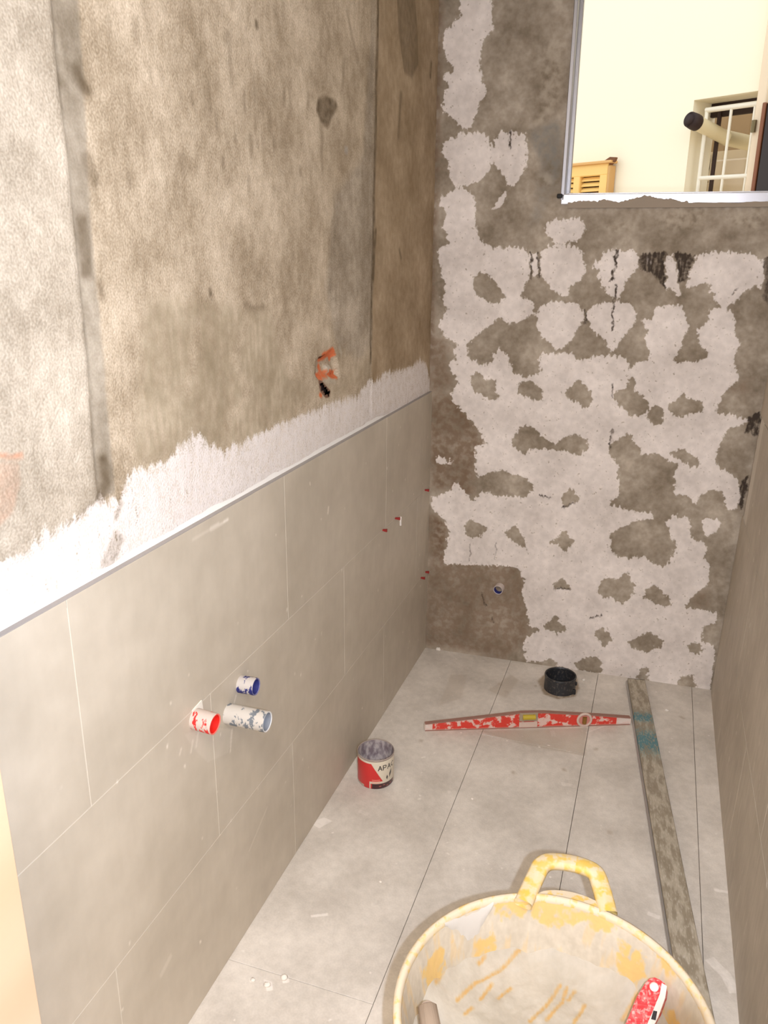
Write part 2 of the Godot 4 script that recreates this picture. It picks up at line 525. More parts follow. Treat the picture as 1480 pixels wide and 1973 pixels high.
	damp.fill([-37,2046,0,2044,0,1928,3,1620,-4,1356,5,1029,-25,1027], 160)
	damp.fill([-4,1103,49,1091,44,1017,69,959,24,927,-15,932], 130)
	damp.fill([4,513,62,485,67,427,58,349,8,343], 170)
	damp.fill([879,996,946,1013,950,986,907,977], 90)
	damp.fill([876,329,915,351,928,296,874,285], 90)
	var grey := bd.blank()
	grey.fill([260,1695,350,1722,362,1613,352,1526,306,1614], 140)
	grey.fill([284,1424,306,1614,349,1557,316,1456], 70)
	var pale := bd.blank()
	pale.fill([285,1912,348,1920,346,1782,311,1723,261,1689,296,1748], 70)
	pale.fill([490,1437,553,1456,593,1443,582,1424,518,1418], 90)
	pale.fill([637,1449,689,1486,773,1492,767,1443,683,1424], 80)
	pale.fill([831,1461,917,1485,914,1425,846,1443], 80)
	pale.fill([295,1577,334,1589,350,1551,310,1552], 80)
	var s := bd.soft(8.0)
	var dk := dark.soft(2.2)
	var dp := damp.soft(14.0)
	var gy := grey.soft(10.0)
	var pl := pale.soft(9.0)
	var nf := noise(w, h, 0.10, 21, 4)
	var nm := noise(w, h, 0.045, 22, 4)
	var nl := noise(w, h, 0.008, 23, 4)
	var nv := noise(w, h, 0.12, 24, 3, 1.0, 5.0)
	var o := PackedByteArray()
	o.resize(w * h * 3)
	var hm := PackedByteArray()
	hm.resize(w * h)
	for i in w * h:
		var j := i * 3
		var k := (nl[i] - 128) * 0.22 + (nm[i] - 128) * 0.11 + (nf[i] - 128) * 0.05
		var r := 158.0 + k
		var g := 144.0 + k
		var b := 126.0 + k
		var t: float
		if dp[i] > 3:
			t = dp[i] / 255.0 * clampf(0.5 + (nm[i] - 90) / 110.0, 0.2, 1.1)
			r = lerpf(r, 112, t); g = lerpf(g, 88, t); b = lerpf(b, 68, t)
		if gy[i] > 3:
			t = gy[i] / 255.0 * clampf(nm[i] / 128.0, 0.2, 1.3)
			r = lerpf(r, 128, t); g = lerpf(g, 124, t); b = lerpf(b, 116, t)
		if pl[i] > 3:
			t = pl[i] / 255.0 * clampf((nm[i] - 60) / 70.0, 0.0, 1.3)
			r = lerpf(r, 192, t); g = lerpf(g, 178, t); b = lerpf(b, 158, t)
		var wi := clampi(i + int((nm[i] - 128) * 0.05) + int((nv[i] - 128) * 0.045) * w, 0, w * h - 1)
		var e := s[wi] / 255.0 + (nm[i] - 128) / 255.0 * 0.34 + (nf[i] - 128) / 255.0 * 0.75 + (nv[i] - 128) / 255.0 * 0.30
		var wv := clampf((e - 0.45) * 5.0, 0.0, 1.0)
		if nf[i] > 188: wv *= clampf(1.0 - (nf[i] - 188) / 40.0 * clampf((nm[i] - 100) / 60.0, 0.0, 1.0), 0.15, 1.0)
		if wv > 0.0:
			var kk := (nl[i] - 128) * 0.12 + (nm[i] - 128) * 0.08
			r = lerpf(r, 224 + kk, wv); g = lerpf(g, 212 + kk, wv); b = lerpf(b, 202 + kk, wv)
		if dk[wi] > 6:
			t = clampf(dk[wi] / 255.0 * ((nv[i] * 0.6 + nf[i] * 0.4) - 52.0) / 84.0, 0.0, 0.92)
			r = lerpf(r, 62, t); g = lerpf(g, 52, t); b = lerpf(b, 44, t)
		o[j] = clampi(int(r), 0, 255); o[j + 1] = clampi(int(g), 0, 255); o[j + 2] = clampi(int(b), 0, 255)
		hm[i] = clampi(int(90 + wv * 70 + (nf[i] - 128) * 0.25 + (nm[i] - 128) * 0.2 - dk[i] * 0.25), 0, 255)
	var m := textured(tex(o, w, h), 0.92, Vector2(1000.0 / (w * 1.4), -1000.0 / (h * 1.4)), Vector2(60.0 / (w * 1.4), 2160.0 / (h * 1.4)), 0.25)
	relief(m, texl(hm, w, h), 0.10)
	var st := begin()
	for q in [[-0.15, 0.3706, -0.12, 2.42], [0.3706, 1.25, -0.12, 1.5], [0.3706, 1.25, 2.2, 2.42], [1.1, 1.25, 1.5, 2.2]]:
		add_box(st, Vector3((q[0] + q[1]) / 2.0, (q[2] + q[3]) / 2.0, -0.06), Vector3(q[1] - q[0], q[3] - q[2], 0.12), 0.0, 3)
	var wb := obj("wall_back", done(st), m)
	wb.rotation.y = BACK_TURN
	tag(wb, "grey cement end wall covered in white patches of old tile adhesive, window opening at upper right", "wall", "", "structure")
	# window frame lining the opening
	var alu := mat(Color(0.62, 0.61, 0.62), 0.35, 0.6)
	var win := thing("window_1", "bare metal window frame set into the end wall, mortar along its sill", "window", Vector3.ZERO, BACK_TURN)
	win.set_meta("kind", "structure")
	st = begin()
	add_box(st, Vector3(0.3735, 1.86, -0.05), Vector3(0.010, 0.70, 0.112), 0.001)
	add_box(st, Vector3(0.382, 1.86, -0.075), Vector3(0.012, 0.70, 0.03), 0.001)
	obj("jamb_profile", done(st), alu, win)
	st = begin()
	add_box(st, Vector3(0.735, 1.512, -0.05), Vector3(0.73, 0.028, 0.112), 0.002)
	add_box(st, Vector3(0.735, 1.529, -0.075), Vector3(0.73, 0.008, 0.03), 0.001)
	obj("sill_profile", done(st), mat(Color(0.88, 0.88, 0.90), 0.22, 0.55), win)
	obj("corner_plug", box(Vector3(0.016, 0.012, 0.012), 0.002), mat(Color(0.1, 0.09, 0.08), 0.7), win, Vector3(0.366, 1.521, 0.004))
	# ragged mortar smeared over the lower edge of the sill
	var n := FastNoiseLite.new()
	n.seed = 5
	n.frequency = 14.0
	var up := []
	var lo := []
	for i in 181:
		var x := 0.39 + 0.72 * i / 180.0
		var y := 1.505 + 0.007 * n.get_noise_1d(x * 1.0) + 0.005 * n.get_noise_1d(x * 6.0 + 3.0) + 0.014 * exp(-pow((x - 0.60) / 0.035, 2.0)) + 0.006 * exp(-pow((x - 0.66) / 0.02, 2.0))
		if x > 0.72: y = 1.500 + 0.004 * n.get_noise_1d(x)
		up.append(Vector2(x, y))
		lo.push_front(Vector2(x, 1.488))
	obj("sill_mortar", prism(up + lo, 0.009, Vector3.RIGHT, Vector3.UP, Vector3.BACK, Vector3(0, 0, -0.001)), relief(mat(Color(0.61, 0.55, 0.48), 0.95), texl(nf, w, h), 0.1), win)

# ---------------------------------------------------------------- left wall: sandy plaster above, tiles below
func build_left_wall() -> void:
	var bd := Board.new(-20, 900, 2060, 2440, 1.5)
	var w := bd.w
	var h := bd.h
	var fringe := bd.blank()
	fringe.fill([1955,1002,1844,1016,1819,1017,1793,1015,1764,1026,1725,1027,1689,1033,1666,1040,1649,1044,1638,1028,1619,1026,1601,1052,1572,1063,1537,1054,1482,1055,1457,1073,1413,1096,1395,1075,1373,1057,1323,1032,1248,1030,1142,1036,1047,1034,942,1034,824,1031,654,1026,571,1054,539,1039,455,1052,267,1042,95,1048,34,1021,-22,942,-60,884,617,895,1197,906,1610,904,1865,903,1976,896])
	var n_extra := [[1457,1075,1414,1091,1400,1078,1436,1060], [1813,1049,1771,1043,1736,1025,1793,1016]]
	for q in n_extra: fringe.fill(q, 120)
	var band := bd.blank()
	band.fill([1656,1655,1601,1670,1606,1568,1615,1463,1621,1344,1620,1285,1622,1182,1622,1073,1625,1036,1667,1038,1663,1119,1660,1194,1658,1254,1657,1322,1655,1433,1656,1489,1659,1561])
	var bright := bd.blank()
	bright.fill([1773,1633,1656,1655,1659,1561,1656,1489,1655,1433,1657,1322,1658,1254,1660,1194,1663,1119,1667,1038,1706,1023,1895,989])
	var olive := bd.blank()
	olive.fill([1520,1286,1467,1294,1331,1279,1187,1258,1125,1254,1087,1162,941,1068,1047,1042,1228,1026,1482,1055,1572,1064,1558,1135,1542,1207])
	olive.fill([906,1079,824,1037,539,1059,548,1140,654,1100,759,1064], 150)
	for q in [[1225,1256,1229,1224,1271,1183,1216,1111,1309,1076], [1106,1214,1075,1161,1026,1102], [1382,1254,1402,1190,1426,1144]]:
		olive.stroke(q, 22, 40)
	var greyb := bd.blank()
	greyb.fill([796,1474,618,1575,544,1951,537,1953,536,1442,552,1140,636,1104,789,1157,852,1281], 190)
	var dark := bd.blank()
	dark.stroke([522,1957,530,1753,538,1583,544,1442,553,1269,563,1089], 9, 190)
	dark.stroke([532,1418,546,1294], 6)
	dark.fill([882,1654,833,1666,782,1664,777,1652,806,1631,829,1608,862,1611,888,1629], 150)
	dark.stroke([868,1613,861,1580,867,1550,860,1521], 12, 50)
	dark.stroke([1237,1695,1236,1658,1235,1614], 14, 45)
	dark.stroke([719,1847,689,1805,651,1763], 14, 45)
	dark.stroke([730,1758,746,1695], 12, 45)
	dark.stroke([1619,1572,1611,1556,1599,1548], 16, 150)
	dark.fill([1657,1561,1645,1556,1637,1549,1656,1542], 70)
	dark.stroke([1635,1400,1635,1363,1638,1331], 22, 110)
	dark.stroke([1617,1474,1611,1456,1602,1445], 20, 80)
	dark.stroke([1641,1092,1640,1055,1661,1035], 20, 130)
	dark.stroke([1612,1020,1630,999], 8, 150)
	dark.stroke([1627,971,1659,939], 30, 120)
	dark.stroke([1225,1273,1187,1262,1146,1263], 10, 70)
	dark.stroke([1337,1302,1333,1290], 8, 130)
	dark.stroke([1138,1730,1137,1723], 10, 150)
	dark.stroke([1616,1324,1611,1301], 8, 110)
	dark.fill([394,1991,254,2028,209,1921,194,1844,253,1802,317,1803,373,1885], 90)
	dark.stroke([341,1751,352,1707,362,1644], 20, 80)
	dark.stroke([68,1874,75,1834], 16, 110)
	dark.stroke([341,1370,321,1343], 12, 90)
	var rg := RandomNumberGenerator.new()
	rg.seed = 9
	for i in 90:
		var z := rg.randf_range(900, 1560)
		var y := rg.randf_range(1440, 1960)
		var s := rg.randf_range(5, 15)
		dark.stroke([z, y, z + rg.randf_range(-4, 4), y + s * rg.randf_range(1.0, 3.5)], s * 0.7, rg.randi_range(25, 75))
	var spot := bd.blank()
	spot.stroke([733,1576,720,1575], 16, 110)
	var right := bd.blank()
	right.fill([526,1976,-130,2157,-42,1642,-71,838,562,953,546,1344])
	var brick := bd.blank()
	brick.stroke([907,1126,898,1135,881,1139], 9, 200)
	brick.stroke([875,1139,845,1141,817,1146,805,1132], 20)
	brick.stroke([894,1097,865,1099,840,1100], 15, 210)
	brick.stroke([828,1097,791,1090], 18)
	brick.stroke([875,1122,864,1107], 12, 170)
	brick.stroke([895,1061,884,1055], 9, 220)
	brick.stroke([1837,1140,1822,1136,1809,1131,1792,1130], 5, 75)
	brick.fill([1838,1135,1800,1123,1801,1098,1817,1067,1854,1050], 28)
	var plug := bd.blank()
	plug.fill([852,1119,828,1118,803,1104,816,1095,840,1099])
	plug.fill([894,1097,807,1087,798,1069,877,1083], 120)
	plug.stroke([776,1153,761,1134], 12, 160)
	var hole := bd.blank()
	hole.fill([898,1090,883,1089,858,1073,833,1058,842,1046,862,1048,878,1058,892,1069])
	var shallow := bd.blank()
	shallow.fill([912,1131,889,1141,851,1141,821,1148,799,1137,787,1105,778,1086,807,1086,847,1095,897,1094,914,1106])
	var edge := bd.blank()
	edge.stroke([913,1122,907,1130,892,1139,863,1140], 7)
	edge.stroke([916,1114,913,1111], 8)
	var fs := fringe.soft(13.0)
	var bs := band.soft(3.0)
	var rs := bright.soft(2.5)
	var os := olive.soft(12.0)
	var gs := greyb.soft(14.0)
	var ds := dark.soft(5.0)
	var ps := right.soft(2.5)
	var ks := brick.soft(3.0)
	var us := plug.soft(2.5)
	var hs := hole.soft(2.0)
	var ss := spot.soft(3.0)
	var es := edge.soft(2.0)
	var nf := noise(w, h, 0.34, 31, 2)
	var nm := noise(w, h, 0.05, 32, 4)
	var nl := noise(w, h, 0.008, 33, 4)
	var nv := noise(w, h, 0.09, 34, 3, 1.0, 5.0)
	var o := PackedByteArray()
	o.resize(w * h * 3)
	var hm := PackedByteArray()
	hm.resize(w * h)
	for i in w * h:
		var j := i * 3
		var smooth := maxf(maxf(os[i], bs[i]), ps[i]) / 255.0
		var k := (nl[i] - 128) * 0.22 + (nm[i] - 128) * 0.10 + (nf[i] - 128) * lerpf(0.19, 0.08, smooth) + (nv[i] - 128) * 0.05
		var r := 184.0 + k
		var g := 167.0 + k
		var b := 144.0 + k
		var t := bs[i] / 255.0 * 0.8
		r = lerpf(r, 158 + k, t); g = lerpf(g, 147 + k, t); b = lerpf(b, 131 + k, t)
		t = rs[i] / 255.0
		r = lerpf(r, 184 + k * 0.9, t); g = lerpf(g, 171 + k * 0.9, t); b = lerpf(b, 153 + k * 0.9, t)
		t = os[i] / 255.0 * clampf(0.55 + (nv[i] - 110) / 160.0, 0.0, 1.0)
		r = lerpf(r, 165 + k * 0.6, t); g = lerpf(g, 150 + k * 0.6, t); b = lerpf(b, 126 + k * 0.6, t)
		t = gs[i] / 255.0 * 0.75
		r = lerpf(r, 158 + k, t); g = lerpf(g, 146 + k, t); b = lerpf(b, 130 + k, t)
		t = ps[i] / 255.0
		r = lerpf(r, 168 + k * 0.7, t); g = lerpf(g, 147 + k * 0.7, t); b = lerpf(b, 120 + k * 0.7, t)
		t = clampf(ds[i] / 255.0 * (0.5 + nm[i] / 220.0), 0.0, 0.9)
		r = lerpf(r, 92, t); g = lerpf(g, 78, t); b = lerpf(b, 60, t)
		var e := fs[i] / 255.0 + (nm[i] - 128) / 255.0 * 0.30 + (nf[i] - 128) / 255.0 * 0.55 + (nv[i] - 128) / 255.0 * 0.75
		var wv := clampf((e - 0.50) * 4.5, 0.0, 1.0) if fs[i] > 6 else 0.0
		if wv > 0.0:
			var hole_in := clampf((nf[i] * 0.6 + nm[i] * 0.4 - 138) / 50.0, 0.0, 0.6)
			if fs[i] > 250: hole_in *= 0.55
			t = wv * (1.0 - hole_in) * (1.0 - 0.7 * ds[i] / 255.0)
			r = lerpf(r, 230, t); g = lerpf(g, 221, t); b = lerpf(b, 215, t)
		t = us[i] / 255.0 * 0.7
		r = lerpf(r, 186, t); g = lerpf(g, 176, t); b = lerpf(b, 160, t)
		t = clampf(ks[i] / 255.0 * (0.6 + nm[i] / 230.0), 0.0, 1.0)
		r = lerpf(r, 208, t); g = lerpf(g, 112, t); b = lerpf(b, 72, t)
		t = es[i] / 255.0
		r = lerpf(r, 80, t); g = lerpf(g, 50, t); b = lerpf(b, 36, t)
		t = ss[i] / 255.0
		r = lerpf(r, 172, t); g = lerpf(g, 168, t); b = lerpf(b, 164, t)
		t = clampf(hs[i] / 128.0, 0.0, 1.0)
		r = lerpf(r, 120, t); g = lerpf(g, 92, t); b = lerpf(b, 76, t)
		o[j] = clampi(int(r), 0, 255); o[j + 1] = clampi(int(g), 0, 255); o[j + 2] = clampi(int(b), 0, 255)
		hm[i] = clampi(int(118 + (nf[i] - 128) * lerpf(0.75, 0.22, smooth) + (nm[i] - 128) * 0.3 + wv * 25 - ds[i] * 0.12), 0, 255)
	var m := textured(tex(o, w, h), 0.95, Vector2(1000.0 / (w * 1.5), -1000.0 / (h * 1.5)), Vector2(20.0 / (w * 1.5), 2440.0 / (h * 1.5)), 0.2)
	relief(m, texl(hm, w, h), 0.13)
	var core := obj("wall_left", box(Vector3(0.2, 2.7, 2.3), 0.0, 0, Vector3.ZERO, Vector3(-0.235, 1.2, 0.95)), mat(Color(0.3, 0.2, 0.15), 0.95))
	tag(core, "long left wall, rough sandy plaster above and beige tiles with white adhesive fringe below", "wall", "", "structure")
	# the plaster skin: a sheet whose relief carries the raised strip, the filled chase, the break and the cavity
	var step := 0.006
	var nz := int(2.07 / step)
	var ny := int(1.51 / step)
	var big := FastNoiseLite.new()
	big.seed = 41
	big.frequency = 6.0
	var sheet := SurfaceTool.new()
	sheet.begin(Mesh.PRIMITIVE_TRIANGLES)
	var shal := shallow.soft(3.0)
	var cols := nz + 1
	var open_: Array[bool] = []
	for yi in ny + 1:
		for zi in nz + 1:
			var z := -0.02 + zi * step
			var y := 0.91 + yi * step
			var xx := clampi(int((z * 1000.0 - bd.a0) * bd.px), 0, w - 1)
			var yy := clampi(int((bd.b1 - y * 1000.0) * bd.px), 0, h - 1)
			var i := yy * w + xx
			var x := -0.012 + 0.0015 * big.get_noise_2d(z, y) + 0.0035 * rs[i] / 255.0 - 0.001 * bs[i] / 255.0 - 0.0015 * gs[i] / 255.0 + 0.002 * ps[i] / 255.0
			x -= 0.012 * shal[i] / 255.0 * (1.0 - us[i] / 400.0)
			open_.append(hs[i] > 120)
			sheet.set_uv(Vector2(z, y))
			sheet.add_vertex(Vector3(x, y, z))
	for yi in ny:
		for zi in nz:
			var a := yi * cols + zi
			if open_[a] and open_[a + 1] and open_[a + cols]: continue
			for q in [a, a + cols, a + cols + 1, a, a + cols + 1, a + 1]:
				sheet.add_index(q)
	sheet.generate_normals()
	obj("plaster", sheet.commit(), m, core)
	obj("tile_bed", box(Vector3(0.14, 1.0, 2.06), 0.0, 0, Vector3.ZERO, Vector3(-0.0706, 0.418, 1.0)), mat(Color(0.83, 0.79, 0.73), 0.95), core)
	# adhesive ledge behind the tile tops
	obj("adhesive_bead", prism([Vector2(-0.03, 0.90), Vector2(-0.0095, 0.918), Vector2(-0.0098, 0.9303), Vector2(-0.0135, 0.944), Vector2(-0.03, 0.945)], 2.05, Vector3.RIGHT, Vector3.UP, Vector3.BACK, Vector3(0, 0, -0.03)), mat(Color(0.93, 0.91, 0.88), 0.9), core)
	obj("grey_top_strip", box(Vector3(0.0098, 0.0016, 2.03), 0.0003), mat(Color(0.60, 0.57, 0.55), 0.6), core, Vector3(-0.0052, TILE_TOP, 1.0))  # thin grey strip along the tile tops
	var tm := tile_material(51, false)
	var g := 0.0011
	var rows := [[0.0, 0.3056, [-0.2, 0.4698, 1.11, 1.7497, 2.4]], [0.3056, 0.6111, [-0.52, 0.1441, 0.7882, 1.4341, 2.08]], [0.6111, TILE_TOP, [-0.2, 0.4624, 1.1106, 1.7588, 2.4]]]
	for r in rows:
		for k in r[2].size() - 1:
			var z0 := maxf(r[2][k], -0.012)
			var z1 := minf(r[2][k + 1], 2.03)
			if z1 - z0 < 0.02: continue
			var size := Vector3(0.0102, r[1] - r[0] - g, z1 - z0 - g)
			var at := Vector3(-0.0051, (r[0] + r[1]) / 2.0, (z0 + z1) / 2.0)
			obj("tile", box(size, 0.0005, 1, at), tm, core, at)

func tile_material(seed_: int, streaks: bool) -> StandardMaterial3D:
	var bd := Board.new(-20, -20, 2060, 1000, 2.0)
	var w := bd.w
	var h := bd.h
	var n1 := noise(w, h, 0.006, seed_, 4)
	var n2 := noise(w, h, 0.03, seed_ + 1, 4)
	var n3 := noise(w, h, 0.10, seed_ + 2, 3, 1.0, 6.0)
	var rg := RandomNumberGenerator.new()
	rg.seed = seed_
	if streaks:
		for i in 150:
			var z := rg.randf_range(0, 2000)
			var y := rg.randf_range(0, 900)
			bd.stroke([z, y, z + rg.randf_range(-6, 6), y - rg.randf_range(5, 60)], rg.randf_range(2.2, 5.0), rg.randi_range(60, 150))
		for i in 30:
			var z := rg.randf_range(0, 2000)
			var y := rg.randf_range(0, 900)
			bd.stroke([z, y, z + 2, y - rg.randf_range(5, 14)], rg.randf_range(3, 6), 240)
	else:
		bd.stroke([1401,910,1339,909], 7, 190)
		bd.stroke([1458,911,1357,910], 4, 90)
		bd.stroke([882,797,886,781], 8, 150)
		bd.fill([1522,582,1450,553,1361,494,1385,457,1458,483,1502,544], 45)
		for q in [[1498,556,1507,536], [1480,561,1490,536], [1367,497,1378,453], [1533,563,1540,553], [1345,558,1357,542]]:
			bd.stroke(q, 5, 120)
		bd.stroke([1241,228,1327,183], 5, 70)
		bd.stroke([1612,194,1645,182], 12, 60)
		for i in 70:
			var z := rg.randf_range(0, 1900)
			var y := rg.randf_range(30, 900)
			bd.stroke([z, y, z + rg.randf_range(-2, 2), y - rg.randf_range(1, 7)], rg.randf_range(2.2, 4.2), rg.randi_range(120, 240))
	var s := bd.soft(1.6)
	var o := PackedByteArray()
	o.resize(w * h * 3)
	for i in w * h:
		var k := (n1[i] - 128) * 0.07 + (n2[i] - 128) * 0.035 + (n3[i] - 128) * (0.05 if streaks else 0.015)
		var j := i * 3
		o[j] = clampi(int(192 + k), 0, 255); o[j + 1] = clampi(int(180 + k), 0, 255); o[j + 2] = clampi(int(162 + k), 0, 255)
		if s[i] > 8: mix8(o, j, 236, 226, 212, clampf((s[i] - 8) / 240.0, 0, 0.9))
	return textured(tex(o, w, h), 0.55, Vector2(1000.0 / (w * 2.0), -1000.0 / (h * 2.0)), Vector2(20.0 / (w * 2.0), 1000.0 / (h * 2.0)), 0.4)

# ---------------------------------------------------------------- right wall, leaning very slightly outwards
func build_right_wall() -> void:
	var wr := obj("wall_right", box(Vector3(0.2, 2.7, 2.3), 0.0, 0, Vector3.ZERO, Vector3(0.121, 1.2, 0.95)), relief(mat(Color(0.74, 0.69, 0.62), 0.95), texl(noise(256, 256, 0.1, 60, 4), 256, 256), 0.1), self, Vector3(ROOM, 0, 0))
	wr.rotation.z = -LEAN
	tag(wr, "right wall of beige tiles in the shade, rough plaster showing by the corner", "wall", "", "structure")
	var tm := tile_material(71, true)
	var rows := [[-0.005, 0.3056, -0.02, 0.78], [-0.005, 0.3056, 0.78, 1.43], [-0.005, 0.3056, 1.43, 2.02], [0.3056, 0.6111, -0.02, 0.45], [0.3056, 0.6111, 0.45, 1.1], [0.3056, 0.6111, 1.1, 2.02], [0.6111, 0.9166, 0.10, 0.78], [0.6111, 0.9166, 0.78, 1.43], [0.6111, 0.9166, 1.43, 2.02]]
	for r in rows:
		var size := Vector3(0.0205, r[1] - r[0] - 0.0014, r[3] - r[2] - 0.0014)
		var at := Vector3(0.01025, (r[0] + r[1]) / 2.0, (r[2] + r[3]) / 2.0)
		obj("tile", box(size, 0.0005, 1, at), tm, wr, at)
	# adhesive trowelled flush where the tile stops short of the corner, plaster above the tiles
	var n := FastNoiseLite.new()
	n.seed = 8
	n.frequency = 30.0
	var left := []
	var rest := []
	for i in 25:
		var y := 0.612 + 0.305 * i / 24.0
		left.append(Vector2(0.012 + 0.016 * n.get_noise_1d(y), y))
		rest.push_front(Vector2(0.104, y))
	obj("adhesive_edge", prism(left + rest, 0.02, Vector3.BACK, Vector3.UP, Vector3.RIGHT, Vector3(0.0012, 0, 0)), mat(Color(0.86, 0.82, 0.76), 0.95), wr)
	obj("plaster", box(Vector3(0.019, 1.55, 2.05), 0.0), mat(Color(0.80, 0.75, 0.68), 0.95), wr, Vector3(0.0117, 1.6925, 1.0))

# ---------------------------------------------------------------- the neighbour's facade across the light well
func fat(s: float, y: float, out := 0.0) -> Vector3:
	return FACADE + Basis(Vector3.UP, FACADE_TURN) * Vector3(s, y, out)
func build_facade() -> void:
	var n1 := noise(512, 512, 0.02, 81, 5)
	var cream := mat(Color(0.97, 0.93, 0.82), 0.95)
	relief(cream, texl(n1, 512, 512), 0.05)
	var st := begin()
	var L := -0.035
	var R := 0.312
	var T := 2.061
	for q in [[-4.0, L, -2.5, 5.0], [L, R, T, 5.0], [L, R, -2.5, 0.95], [R, 2.5, -2.5, 5.0]]:
		add_box(st, Vector3((q[0] + q[1]) / 2.0, (q[2] + q[3]) / 2.0, -0.1), Vector3(q[1] - q[0], q[3] - q[2], 0.2), 0.0)
	var fc := obj("wall_opposite", done(st), cream, self, fat(0, 0))
	fc.rotation.y = FACADE_TURN
	tag(fc, "sunlit cream plaster wall of the neighbouring building seen through the window", "facade", "", "structure")
	# the small room behind the grille
	var dim := mat(Color(0.72, 0.62, 0.50), 0.9)
	var nb := thing("niche_room", "dim tiled room behind the white window grille across the light well", "room", fat(0, 0), FACADE_TURN)
	nb.set_meta("kind", "structure")
	var tilec := mat(Color(0.92, 0.86, 0.76), 0.5)
	st = begin()
	add_box(st, Vector3(-0.10, 1.45, -0.52), Vector3(1.5, 1.7, 0.06), 0.0)
	obj("inner_wall", done(st), dim, nb)
	for r in 6:
		for c in 5:
			obj("wall_tile", box(Vector3(0.196, 0.146, 0.012), 0.002), tilec, nb, Vector3(-0.62 + c * 0.2, 1.06 + r * 0.15, -0.485))
	obj("white_panel", box(Vector3(0.30, 0.62, 0.05), 0.008), mat(Color(0.93, 0.87, 0.78), 0.4), nb, Vector3(-0.015, 1.525, -0.445))
	obj("cable", tube([Vector3(-0.205, 1.87, -0.472), Vector3(-0.20, 1.80, -0.472), Vector3(-0.215, 1.72, -0.470), Vector3(-0.235, 1.70, -0.468)], [0.004, 0.004, 0.004, 0.004], 6), mat(Color(0.25, 0.2, 0.15), 0.6), nb)
	obj("dark_post", box(Vector3(0.016, 1.1, 0.02), 0.003), mat(Color(0.2, 0.12, 0.09), 0.6), nb, Vector3(0.018, 1.50, -0.15))
	obj("dark_lintel", box(Vector3(0.40, 0.07, 0.03), 0.003), mat(Color(0.2, 0.13, 0.09), 0.7), nb, Vector3(0.16, 2.035, -0.17))
	# grille of painted bars
	var gp := mat(Color(0.93, 0.90, 0.82), 0.5)
	var gr := thing("window_grille", "cream painted iron grille of thin bars over the neighbour's window", "grille", fat(0, 0, -0.035), FACADE_TURN)
	var bars := [[0.018, 1.05, 0.018, 2.016, 0.0095], [0.142, 1.05, 0.142, 2.01, 0.0068], [0.257, 1.05, 0.257, 2.01, 0.0068], [0.012, 2.015, 0.312, 2.015, 0.012], [0.02, 1.715, 0.298, 1.712, 0.010], [0.02, 1.40, 0.298, 1.40, 0.010]]
	for b in bars:
		obj("bar", tube([Vector3(b[0], b[1], 0), Vector3(b[2], b[3], 0)], [b[4], b[4]], 10), gp, gr)
	# reveal frame at the right of the opening and the brown door beside it
	var rf := thing("window_frame", "cream window casing with a hinge beside the neighbour's grille", "window frame", fat(0, 0), FACADE_TURN)
	obj("casing", box(Vector3(0.042, 3.0, 0.05), 0.004), mat(Color(0.90, 0.82, 0.70), 0.7), rf, Vector3(0.318, 1.6, 0.01))
	obj("hinge", tube([Vector3(0.305, 1.885, 0.042), Vector3(0.305, 1.935, 0.042)], [0.011, 0.011], 10), mat(Color(0.45, 0.40, 0.28), 0.4, 0.6), rf)
	var dr := thing("brown_door", "dark brown timber door leaf at the right edge of the window view", "door", fat(0, 0), FACADE_TURN)
	obj("door_edge", box(Vector3(0.016, 2.6, 0.06), 0.003), mat(Color(0.50, 0.30, 0.18), 0.5), dr, Vector3(0.3485, 0.70, 0.03))
	obj("door_panel", box(Vector3(0.7, 2.6, 0.05), 0.004), mat(Color(0.13, 0.07, 0.05), 0.35), dr, Vector3(0.71, 0.70, 0.03))
	# waste pipe poking out through the grille
	var fp := thing("flue_pipe", "cream plastic pipe with a black end cap poking out through the grille", "pipe")
	var p0 := Vector3(0.735, 1.953, -1.900)
	var p1 := Vector3(0.88, 1.905, -2.08)
	var p2 := Vector3(1.09, 1.865, -2.16)
	var pvc := mat(Color(0.90, 0.84, 0.68), 0.45)
	obj("pipe", tube([p0, p1], [0.032, 0.032], 24), pvc, fp)
	obj("sleeve", tube([p1 + (p0 - p1) * 0.05, p1, p2], [0.0345, 0.0345, 0.0345], 24), pvc, fp)
	obj("elbow", tube([p2, p2 + Vector3(0.05, -0.02, -0.01), p2 + Vector3(0.075, -0.09, -0.02), p2 + Vector3(0.075, -0.2, -0.02)], [0.036, 0.037, 0.037, 0.035], 20), pvc, fp)
	var blk := mat(Color(0.17, 0.09, 0.06), 0.7)
	var dirc := (p0 - p1).normalized()
	obj("end_cap", tube([p0, p0 + dirc * 0.02, p0 + dirc * 0.055, p0 + dirc * 0.060, p0 + dirc * 0.052, p0 + dirc * 0.02], [0.036, 0.037, 0.034, 0.028, 0.023, 0.022], 24), blk, fp)
	# louvred shutter
	var yl := mat(Color(0.95, 0.79, 0.47), 0.6)
	var sh := thing("louvered_shutter", "yellow louvred shutter at the lower left of the window view", "shutter", fat(0, 0, 0.03), FACADE_TURN)
	st = begin()
	add_box(st, Vector3(-0.84, 1.785, 0), Vector3(0.76, 0.058, 0.04), 0.004)
	add_box(st, Vector3(-0.663, 1.4, 0), Vector3(0.044, 0.72, 0.04), 0.004)
	add_box(st, Vector3(-0.486, 1.4, 0), Vector3(0.052, 0.72, 0.04), 0.004)
	add_box(st, Vector3(-0.93, 1.4, 0), Vector3(0.044, 0.72, 0.04), 0.004)
	add_box(st, Vector3(-0.84, 1.06, 0), Vector3(0.76, 0.05, 0.04), 0.004)
	obj("shutter_frame", done(st), yl, sh)
	st = begin()
	add_box(st, Vector3(-0.83, 1.818, 0.006), Vector3(0.79, 0.014, 0.06), 0.003)
